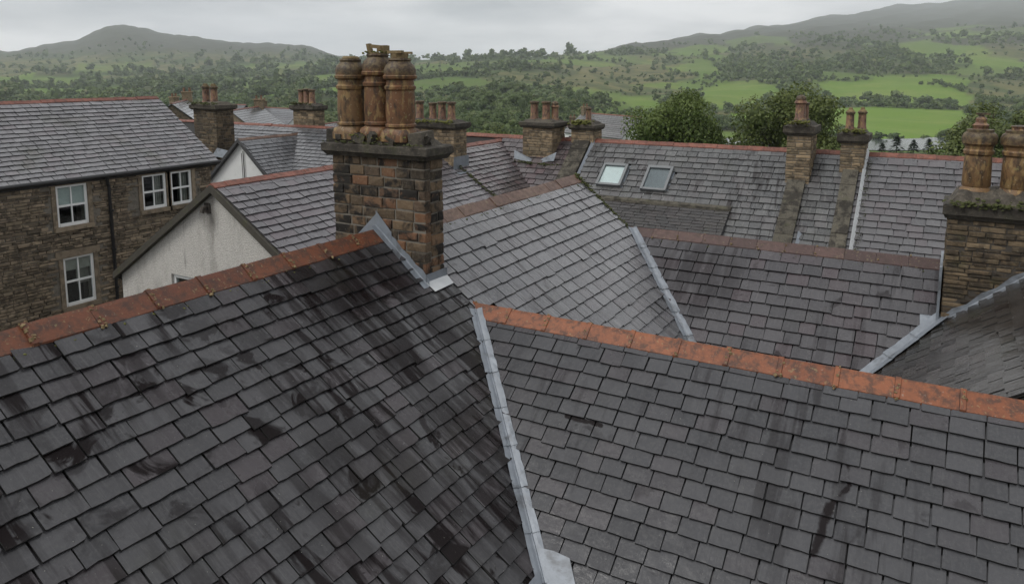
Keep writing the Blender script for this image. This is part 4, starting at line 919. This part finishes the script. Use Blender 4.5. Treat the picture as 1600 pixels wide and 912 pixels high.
# skylights
zt = lambda y: -2.3 - T40 * (23.4 - y)
dn = Vector((0, -1, -T40)).normalized(); nn = Vector((0, -T40, 1)).normalized()
def skylight(x0, x1, ytop, ybot, blind_or_sky_panel):
    O = Vector((x0, ytop, zt(ytop))); Wd = x1 - x0; Ln = (ytop - ybot) / abs(dn.y)
    MW = Matrix(((1, dn.x, nn.x, O.x), (0, dn.y, nn.y, O.y), (0, dn.z, nn.z, O.z), (0, 0, 0, 1)))
    b = MB(); f = .075; h = .17
    b.box2((0, 0, -.02), (f, Ln, h)); b.box2((Wd - f, 0, -.02), (Wd, Ln, h)); b.box2((f, 0, -.02), (Wd - f, f * 1.3, h + .012)); b.box2((f, Ln - f, -.02), (Wd - f, Ln, h - .012))
    o = b.build('skylight', 'grey_metal', TB); o.matrix_basis = MW
    b = MB(); b.box2((f, f * 1.3, h - .045), (Wd - f, Ln - f, h - .035)); b.build('pane', 'glass', o)
    b = MB(); b.box2((f, f, h - .066), (Wd - f, Ln - f, h - .058)); b.build('blind', 'white_paint' if blind_or_sky_panel else 'grey_blind', o)  # skylight panel: its colour stands in for sky mirrored in the pane
    b = MB(); b.box2((-.05, Ln + .005, .02), (Wd + .05, Ln + .2, .035)); b.build('apron', 'lead_pale', o)
    for xa in (-.045, Wd + .003): b = MB(); b.box2((xa, -.03, .0), (xa + .042, Ln, .05)); b.build('lead_flashing', 'lead', o)
skylight(-9.57, -8.75, 22.54, 21.85, True); skylight(-8.1, -7.3, 22.55, 21.81, False)
# low raised roof panel under the skylights
b = MB(); O5 = Vector((-9.9, 21.50, -3.84)); slab(b, O5, PX_, 4.6, -PY_, .66, 1.75, .1); b.prism([(-9.9, 21.5, -3.93), (-9.9, 19.76, -5.08), (-9.9, 19.76, -5.6), (-9.9, 21.5, -4.08)], (4.56, 0, 0)); rp_ = b.build('raised_panel', 'metal_dark', TB)
slate_roof(rp_, O5, PX_, 4.6, -PY_, .66, 1.75, 'slate_dark', .36, .12, None, .08, .004, .05, 120, .016)
b = MB(); b.prism([(-10, 21.66, -3.75), (-10, 21.36, -3.84), (-10, 21.34, -3.91), (-10, 21.66, -3.89)], (4.72, 0, 0)); b.build('lead_capping', 'coping', rp_)

# ================================================================ white gable and roofs beyond the stone house
H8 = thing('house', (-28, 25, -12), 'small house with white painted gable and dark two-pot chimney', 'house')
T35 = .70; T42 = .88
b = MB(); slab(b, (-37, 27, -2.68), PX_, 14.2, -PY_, T35, 4); slab(b, (-37, 27, -2.68), PX_, 14.2, PY_, T35, 4); roof8 = b.build('roof', 'under', H8)
slate_roof(roof8, (-37, 27, -2.68), PX_, 14.2, -PY_, T35, 4, 'slate_back', .34, .23, lambda p: p.x > -33, .06, .008, .06, 150)
ridge_row(roof8, (-37, 27, -2.68), (-22.9, 27, -2.68), T35, 'ridge_red', .45, .17, False, .012)
b = MB(); slab(b, (-27.1, 23, -3.0), PY_, 3.9, PX_, T42, 3.2); slab(b, (-27.1, 23, -3.0), PY_, 3.9, -PX_, T42, 3.2); rw8 = b.build('wing_roof', 'under', H8)
slate_roof(rw8, (-27.1, 23, -3.0), PY_, 3.9, PX_, T42, 3.2, 'slate_back', .32, .21, None, .06, .01, .1)
ridge_row(rw8, (-27.1, 23, -3.0), (-27.1, 27, -3.0), T42, 'ridge_brown', .45, .15, False, .01)
b = MB(); b.prism([(-30.1, 23.15, -12), (-24.1, 23.15, -12), (-24.1, 23.15, -5.75), (-27.1, 23.15, -3.1), (-30.1, 23.15, -5.75)], (0, 3.8, 0)); b.build('wall', 'white_wall', H8)
b = MB(); b.box2((-36.5, 24, -12), (-27, 30.5, -5)); b.build('back_wall', 'rubble', H8)
for s_ in (-1, 1):
    b = MB(); b.prism([(-27.1, 22.95, -2.96), (-27.1 + s_ * 3.2, 22.95, -2.96 - T42 * 3.2), (-27.1 + s_ * 3.2, 22.95, -3.12 - T42 * 3.2), (-27.1, 22.95, -3.12)], (0, .2, 0)); b.build('verge_board', 'metal_dark', H8)
b = MB(); b.tube([(-26.95, 23.1, -3.5), (-26.9, 23.1, -4.9)], .02, 6); b.tube([(-27.05, 23.1, -3.6), (-27.02, 23.1, -4.8)], .015, 6); b.build('cable', 'metal_dark', H8)
chF = chimney(H8, -30.75, -29.2, 23.6, 24.6, -4.6, -1.75, 'rubble_dark', (.08, .17), (.18, .5), .18, .13, .14, 'dark sooty stone chimney beside the white gable', limit=110)
small_pots(chF, (-30.3, -29.75), 24.0, -1.5, POT_PLAIN, 1.35, 'pot_c')
for x in (-30.3, -29.75):
    b = MB(); b.box((x, 24, -.7), (.3, .1, .06)); b.box((x + .03, 23.97, -.64), (.2, .08, .05)); b.build('cowl', 'lichen_mortar', chF)
moss_line(chF, [(-30.8, 23.5, -1.5), (-29.1, 23.5, -1.5)], 100, (.08, .1, .03), .05, 'moss_dark')
strip(H8, [[(-30.9, 23.5, -3.6), (-29.9, 23.5, -4.3), (-29.1, 23.5, -3.5), (-28.3, 23.5, -3.6)], [(-30.9, 23.4, -3.85), (-29.9, 23.4, -4.5), (-29.05, 23.4, -3.9), (-28.3, 23.4, -3.95)]], 'lead_flashing', 'lead')
chG = chimney(H8, -27.85, -26.55, 27.0, 27.8, -4.2, -1.85, 'rubble_far', (.08, .17), (.18, .5), .18, .12, .12, 'stone chimney with a cluster of small pots at the ridge end', limit=60)
small_pots(chG, (-27.55, -27.2, -26.85), 27.3, -1.6, POT_PLAIN, 1.2, 'pot_c')
moss_line(chG, [(-27.8, 26.9, -1.58), (-26.6, 26.9, -1.58)], 60, (.08, .1, .03), .06, 'moss_dark')

HAZE = 1.05e-4

# ================================================================ houses of the lower town
def small_house(px, Y, rot, w_, l_, ztop, label, wall='rubble', roof_='slate_far', tanp=.8, chim=True, pots=2):
    X = px * Y; x, y = to_world(X, Y); g = float(height(np.array(X), np.array(Y))) - .5
    h = thing('village_house', (x, y, g), label, 'house', 'houses of the lower town'); MW = Matrix.Translation((x, y, 0)) @ Matrix.Rotation(R(rot), 4, 'Z')
    def part(mb, nm, mt, par=h):
        o = mb.build(nm, mt, par)
        if par is h: o.matrix_basis = MW
        return o
    a, l2 = w_ / 2, l_ / 2; ze = ztop - tanp * a
    b = MB(); b.prism([(-a + .2, -l2, g), (a - .2, -l2, g), (a - .2, -l2, ze), (0, -l2, ztop - .1), (-a + .2, -l2, ze)], (0, l_, 0)); part(b, 'wall', wall)
    b = MB()
    for s_ in (-1, 1):
        n = int(math.hypot(a, a * tanp) / .4)
        for k in range(n):
            u0, u1 = k / n, (k + 1) / n + .02; z = lambda u: ztop + .06 - u * a * tanp
            b.prism([(s_ * a * u0, -l2 - .2, z(u0) + .0), (s_ * a * u1, -l2 - .2, z(u1) + .05), (s_ * a * u1, -l2 - .2, z(u1) - .06), (s_ * a * u0, -l2 - .2, z(u0) - .08)], (0, l_ + .4, 0))
    rf = part(b, 'roof', roof_)
    b = MB(); b.prism([(-.14, -l2 - .2, ztop + .02), (0, -l2 - .2, ztop + .16), (.14, -l2 - .2, ztop + .02)], (0, l_ + .4, 0)); b.build('ridge', 'ridge_red', rf)
    for s_ in (-1, 1):
        for k in range(max(2, int(l_ / 2.6))):
            yy = -l2 + l_ * (k + .5) / max(2, int(l_ / 2.6))
            for zz in (ze - 1.7, ze - 4.3):
                b = MB(); b.box2((s_ * (a - .22), yy - .5, zz), (s_ * (a - .16), yy + .5, zz + 1.3)); wn = part(b, 'window', 'white_paint')
                b = MB(); b.box2((s_ * (a - .17), yy - .42, zz + .08), (s_ * (a - .145), yy + .42, zz + 1.22)); b.build('pane', 'metal_dark', wn)
    for zz in (ze - 1.7, ze - .1):
        b = MB(); b.box2((-.45, -l2 - .05, zz), (.45, -l2 + .05, zz + 1.2)); wn = part(b, 'window', 'white_paint'); b = MB(); b.box2((-.37, -l2 - .07, zz + .08), (.37, -l2 - .04, zz + 1.12)); b.build('pane', 'metal_dark', wn)
    if chim:
        b = MB(); b.box2((-.6, l2 - 1, ztop - 1), (.6, l2 - .2, ztop + 1.0)); b.box2((-.7, l2 - 1.1, ztop + 1.0), (.7, l2 - .1, ztop + 1.14)); cc = part(b, 'chimney', 'rubble_far')
        for k in range(pots): q = MB(); q.lathe([(.16, 0), (.14, .5), (.17, .55), (.12, .56)], (-.35 + .7 * k / max(1, pots - 1), l2 - .6, ztop + 1.14), 10); q.build('chimney_pot', 'pot_c', cc)
    return h
small_house(.128, 128, 62, 8, 15, -7.4, 'grey-roofed house in the lower town, nearest to the round tree', 'white_wall')
small_house(.075, 150, 20, 8, 13, -10.5, 'grey slate house between the two mid chimneys, in front of the wood', 'white_wall')
small_house(.045, 175, 75, 8, 12, -15, 'pale low house half hidden beside the mossy two-pot chimney', 'rubble')
small_house(.160, 180, 10, 8, 12, -12.6, 'distant house just left of the round tree', 'rubble')
small_house(-.430, 96, 45, 8, 13, -3.9, 'grey slate house right of the stone house roof end', 'rubble', 'slate_back')
small_house(-.395, 118, 100, 8, 14, -5.2, 'low grey house behind the dark two-pot chimney', 'rubble', 'slate_back')
small_house(-.345, 105, 30, 8, 12, -5.2, 'slate house between the dark chimney and the pot cluster', 'rubble', 'slate_back')
small_house(-.300, 130, 80, 8, 12, -6.4, 'far slate house left of the pot cluster chimney', 'white_wall', 'slate_back')
small_house(-.240, 110, 15, 8, 12, -7.6, 'cream house beside the front chimney stack', 'white_wall', 'slate_red')
small_house(-.085, 100, 60, 7, 11, -8.8, 'low house right of the front chimney pots', 'rubble', 'slate_red')

# ================================================================ trees
def crown_pts(n, lobes, rs):
    out_ = []
    for _ in range(n):
        c_, rd_ = rs.choice(lobes); d_ = Vector((rs.gauss(0, 1), rs.gauss(0, 1), rs.gauss(.25, 1))).normalized()
        k = rs.uniform(.62, 1.04) if rs.random() < .8 else rs.uniform(.2, .7)
        out_.append((Vector(c_) + Vector((d_.x * rd_, d_.y * rd_, d_.z * rd_ * .8)) * k, d_))
    return out_
def crown_mesh(seed, n, size, lob=9, blob=True, spread=.62, asp=1.0, bs=.72):
    """leaf clumps over a crown of radius 1, base at z=0"""
    rs = random.Random(seed); lobes = [((0, 0, .95 * asp), .68)]
    for _ in range(lob):
        a_ = rs.random() * 6.283; q = rs.uniform(.25, spread); lobes.append(((q * math.cos(a_), q * math.sin(a_), rs.uniform(.45, 1.45) * asp), rs.uniform(.28, .46)))
    b = MB()
    if blob:
        for c_, rd_ in lobes[:(6 if blob is True else blob)]:
            k = rd_ * bs; ic = [(0, 0, 1), (.89, 0, .45), (.28, .85, .45), (-.72, .53, .45), (-.72, -.53, .45), (.28, -.85, .45), (.72, .53, -.45), (-.28, .85, -.45), (-.89, 0, -.45), (-.28, -.85, -.45), (.72, -.53, -.45), (0, 0, -1)]
            fc = [(0, 1, 2), (0, 2, 3), (0, 3, 4), (0, 4, 5), (0, 5, 1), (1, 6, 2), (2, 7, 3), (3, 8, 4), (4, 9, 5), (5, 10, 1), (2, 6, 7), (3, 7, 8), (4, 8, 9), (5, 9, 10), (1, 10, 6), (11, 7, 6), (11, 8, 7), (11, 9, 8), (11, 10, 9), (11, 6, 10)]
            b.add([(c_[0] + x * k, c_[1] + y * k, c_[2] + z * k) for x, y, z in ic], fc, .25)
    for p, d_ in crown_pts(n, lobes, rs):
        nrm = (d_ + Vector((rs.gauss(0, .55), rs.gauss(0, .55), rs.gauss(.2, .5)))).normalized(); u = nrm.orthogonal().normalized(); u = Matrix.Rotation(rs.random() * 6.28, 3, nrm) @ u; v_ = nrm.cross(u)
        s = size * rs.uniform(.6, 1.35); k = rs.uniform(.45, .8)
        b.add([p - u * s, p + v_ * s * k - u * s * .1, p + u * s, p - v_ * s * k + u * s * .15], [(0, 1, 2, 3)], min(1, max(0, .25 + .5 * rs.random() + .25 * d_.z)))  # leaves facing up take the lighter green: overhead light put into the colour
    return b, lobes
def big_tree(x, y, zb, r_, h_, seed, label, mat, n=30000, size=.027, asp=1.15, group=None):
    o = thing('tree', (x, y, zb), label, 'tree', group)
    b, lobes = crown_mesh(seed, n, size, 30, True, .82, asp, .45); k = h_ / (1.95 * asp)
    b.v = [(x + p[0] * r_, y + p[1] * r_, zb + p[2] * k + h_ * .04) for p in b.v]; b.build('crown', mat, o, fix=False)
    b = MB(); b.tube([(x, y, zb - .5), (x + .1, y, zb + h_ * .25), (x - .1, y + .1, zb + h_ * .55), (x, y, zb + h_ * .8)], [r_ * .09, r_ * .07, r_ * .045, r_ * .01], 9)
    for (c_, rd_) in lobes[1:16]:
        e = Vector((x + c_[0] * r_, y + c_[1] * r_, zb + c_[2] * k)); s_ = Vector((x, y, zb + max(.18, c_[2] * .28) * h_ * .8)); b.tube([s_, s_.lerp(e, .5) + Vector((0, 0, -.15)), e], [r_ * .035, r_ * .022, r_ * .006], 6)
    b.build('trunk', 'bark', o); return o
big_tree(-21.3, 66.6, -12.2, 4.3, 11.6, 3, 'dense round green tree behind the skylight roof ridge', 'leaf_near')
big_tree(-12.3, 69.2, -12.3, 4.9, 12.2, 5, 'loose spreading olive tree behind the tall slim chimney', 'leaf_near_b', 26000, .028)
big_tree(-17.6, 71.5, -12.3, 2.4, 6.6, 8, 'small bush-like tree between the two big trees', 'leaf_near_b', 7000, .045)
big_tree(4.0, 112, -17.5, 7.2, 15.2, 9, 'hazy broad tree behind the squat banded pots', 'leaf_near_b', 16000, .03)
big_tree(-46.2, 74, -12, 2.6, 6.4, 12, 'pale shrubby tree beside the front chimney stack', 'leaf_near_b', 6000, .045)
big_tree(-28.5, 80, -13.5, 2.2, 6.6, 14, 'slender tree in front of the lower town houses', 'leaf_near', 6000, .045)
def conifer(x, y, zb, h_, label):
    o = thing('conifer', (x, y, zb), label, 'tree', 'dark conifers by the river'); b = MB()
    for k in range(260):
        u = rnd.random() ** .7; a_ = rnd.random() * 6.283; rr = (1 - u) ** .7 * h_ * .34 * rnd.uniform(.5, 1.1); p = Vector((x + rr * math.cos(a_), y + rr * math.sin(a_), zb + .1 * h_ + u * h_ * .9)); s = h_ * .06
        d_ = Vector((math.cos(a_), math.sin(a_), -.3)); v_ = Vector((-math.sin(a_), math.cos(a_), rnd.uniform(-.3, .3)))
        b.add([p - d_ * s, p + v_ * s * .7, p + d_ * s * 1.3, p - v_ * s * .7], [(0, 1, 2, 3)])
    b.build('crown', 'leaf_conifer', o, fix=False); b = MB(); b.tube([(x, y, zb - .5), (x, y, zb + h_ * .9)], [h_ * .03, h_ * .005], 6); b.build('trunk', 'bark', o)
for px, Y, h_, lb in ((.503, 232, 9.5, 'tallest of the dark conifers in front of the river'), (.525, 238, 8.4, 'dark conifer right of the tallest one by the river'), (.545, 243, 8.8, 'dark conifer farthest right in front of the river'), (.484, 240, 7.6, 'small dark conifer left of the tallest one by the river')):
    x, y = to_world(px * Y, Y); conifer(x, y, float(height(np.array(px * Y), np.array(float(Y)))), h_, lb)

hi = [crown_mesh(100 + i, 1500, .062, 12, True, .66, rnd.uniform(.9, 1.2))[0] for i in range(6)]
lo = [crown_mesh(200 + i, 50, .26, 7, 2, .62, rnd.uniform(.9, 1.2))[0] for i in range(8)]
lo2 = [crown_mesh(300 + i, 26, .36, 5, 1, .6, rnd.uniform(.9, 1.2))[0] for i in range(8)]
def np_mesh(mb):
    v = np.array(mb.v); f = mb.f; return v, np.concatenate([np.array(q) for q in f]), np.array([len(q) for q in f]), np.array(mb.r)
LO = [np_mesh(m_) for m_ in lo]; LO2 = [np_mesh(m_) for m_ in lo2]; HI = [np_mesh(m_) for m_ in hi]
him = [m_.mesh('tree') for m_ in hi]
rs = np.random.RandomState(4)
from mathutils import noise as mnoise
def patch(x, y, s, o=0.): return mnoise.noise(Vector((x / s + o, y / s - o, o))) * .5 + .5
cand = []
N = 40000
cols = rs.uniform(-900, 900, N); Ys = np.exp(rs.uniform(math.log(85), math.log(3600), N)); uu = rs.rand(N)
Xs = cols / 1212. * Ys
inf = np.zeros(N, bool)
for poly, _ in FIELDS: inf |= inside(poly, Xs, Ys)
inf |= inside(RIVER, Xs, Ys)
insc = inside(SCRUB, Xs, Ys)
PI_, PE_ = plot_at(Xs, Ys)
for i in range(N):
    c_, Y, X = cols[i], Ys[i], Xs[i]
    if inf[i] or Y < 150: continue
    p1 = patch(X, Y, 170, 3.); kind_ = plots[PI_[i], 2]; sm = 1.
    if 430 < Y < 3300:
        dn_ = (.95 if p1 > .3 else .55) if kind_ == 0 else (.012 if kind_ == 1 else (.30 if p1 > .5 else .09))
        if kind_ == 2: sm = .7
        if kind_ != 0 and PE_[i] < 16: dn_ = .75; sm = .55          # hedgerow
        if 300 < c_ < 480 and 1050 < Y < 2000: dn_ = .95; sm = 1.
        if Y > 2600: dn_ *= .5
        if c_ > 110 and Y < 620: dn_ *= .25
    elif Y >= 3300: dn_ = .03
    elif c_ < -90: dn_ = 0. if (Y < 150 and c_ < -300) else .85
    elif c_ < 110: dn_ = .9 if c_ < 40 or Y > 235 else 0.
    else: dn_ = 0. if Y < 235 or c_ > 330 else (.10 if p1 > .5 else .03)
    if insc[i]: dn_ *= .4; sm *= .7
    if uu[i] > dn_: continue
    sz = min(9., math.exp(rs.normal(1.22, .33))) * (1 + min(Y, 2500) / 1500.) * sm
    if Y < 330: sz = min(sz, 3.6)
    cand.append((X, Y, sz))
# hedgerows on the field edges
for A, B, n in (((425, 1025), (528, 908), 26), ((341, 912), (518, 866), 40), ((226, 836), (341, 912), 26), ((633, 1196), (635, 1048), 18), ((489, 1245), (596, 1287), 16), ((215, 863), (264, 1138), 16), ((-917, 1438), (-586, 1159), 30), ((-1009, 1452), (-873, 1570), 22), ((910, 1812), (1099, 1793), 20)):
    for k in range(n):
        u = (k + rs.rand()) / n; cand.append((A[0] + (B[0] - A[0]) * u + rs.randn() * 3, A[1] + (B[1] - A[1]) * u + rs.randn() * 3, rs.uniform(3.2, 6.5)))
cand = np.array(cand); HZ = height(cand[:, 0], cand[:, 1])
TREES = []
for k in range(len(cand)):
    X, Y, sz = cand[k]; x, y = to_world(X, Y); TREES.append((x, y, HZ[k] - .5, sz, Y, X / Y * 1212))
def plant_trees():
    bvh = BVHTree.FromPolygons(OCC_V, OCC_F); sc = []
    for k, (x, y, z, sz, Y, c_) in enumerate(TREES):
        p = Vector((x, y, z + sz * 1.3)); q = proj(p); s_ = 0.
        if q and -5 < q[0] < 1605 and 0 < q[1] < 300 and bvh.ray_cast(p, -p.normalized(), p.length - 1)[0] is None: s_ = sz / Y
        sc.append((s_, k))
    sc.sort(reverse=True); single = {k for s_, k in sc[:285] if s_ > 0}; hid = {k for s_, k in sc if s_ == 0}
    V = []; F = []; LT = []; RN = []; off = 0
    for k, (x, y, z, sz, Y, c_) in enumerate(TREES):
        a_ = rnd.random() * 6.283; kh = rnd.uniform(.8, 1.05)
        if k in single:
            o = link('hillside_tree', him[k % 6], 'leaf_single', None, Matrix.Translation((x, y, z)) @ Matrix.Rotation(a_, 4, 'Z') @ Matrix.Diagonal((sz, sz, sz * kh, 1)))
            if c_ < -260: tag(o, 'green broadleaf tree in the valley wood left of the front chimney pots', 'tree', 'valley wood trees')
            elif c_ < 110: tag(o, 'green broadleaf tree in the wood right of the front chimney pots', 'tree', 'wood trees behind the terrace')
            else: tag(o, 'broadleaf tree on the far bank or meadow slopes beyond the skylight roof', 'tree', 'meadow slope trees')
            continue
        v, li, lt, rv_ = (LO2[k % 8] if Y > 1000 else LO[k % 8] if (Y > 230 or k in hid) else HI[k % 6]); ca, sa_ = math.cos(a_), math.sin(a_)
        V.append(np.stack([(v[:, 0] * ca - v[:, 1] * sa_) * sz + x, (v[:, 0] * sa_ + v[:, 1] * ca) * sz + y, v[:, 2] * sz * kh + z], -1)); F.append(li + off); LT.append(lt)
        RN.append(np.clip(rv_ * .45 + rnd.random() * .55, 0, .999)); off += len(v)
    tag(raw_mesh('woodland', np.concatenate(V), np.concatenate(F), np.concatenate(LT), np.concatenate(RN), 'leaf_far'), 'mixed green woodland covering the far valley sides', kind='stuff')
plant_trees()
flush()

# ================================================================ damp air over the valley
t = NT('haze'); pv = t.n('VolumePrincipled', {'Color': (.90, .95, 1.0, 1), 'Density': HAZE, 'Anisotropy': .0}); t.t.links.new(pv.outputs[0], t.out.inputs['Volume'])
b = MB(); b.box2((-11600, -11600, float(GZ.min()) - 3), (11600, 11600, float(GZ.max()) + 25)); hz = b.build('haze', t.m); tag(hz, 'grey damp air filling the valley', kind='stuff')
print('TRIS', sum(len(o.data.loops) - 2 * len(o.data.polygons) for o in S.objects if o.type == 'MESH'), 'OBJ', len(S.objects), 'TREES', len(TREES))
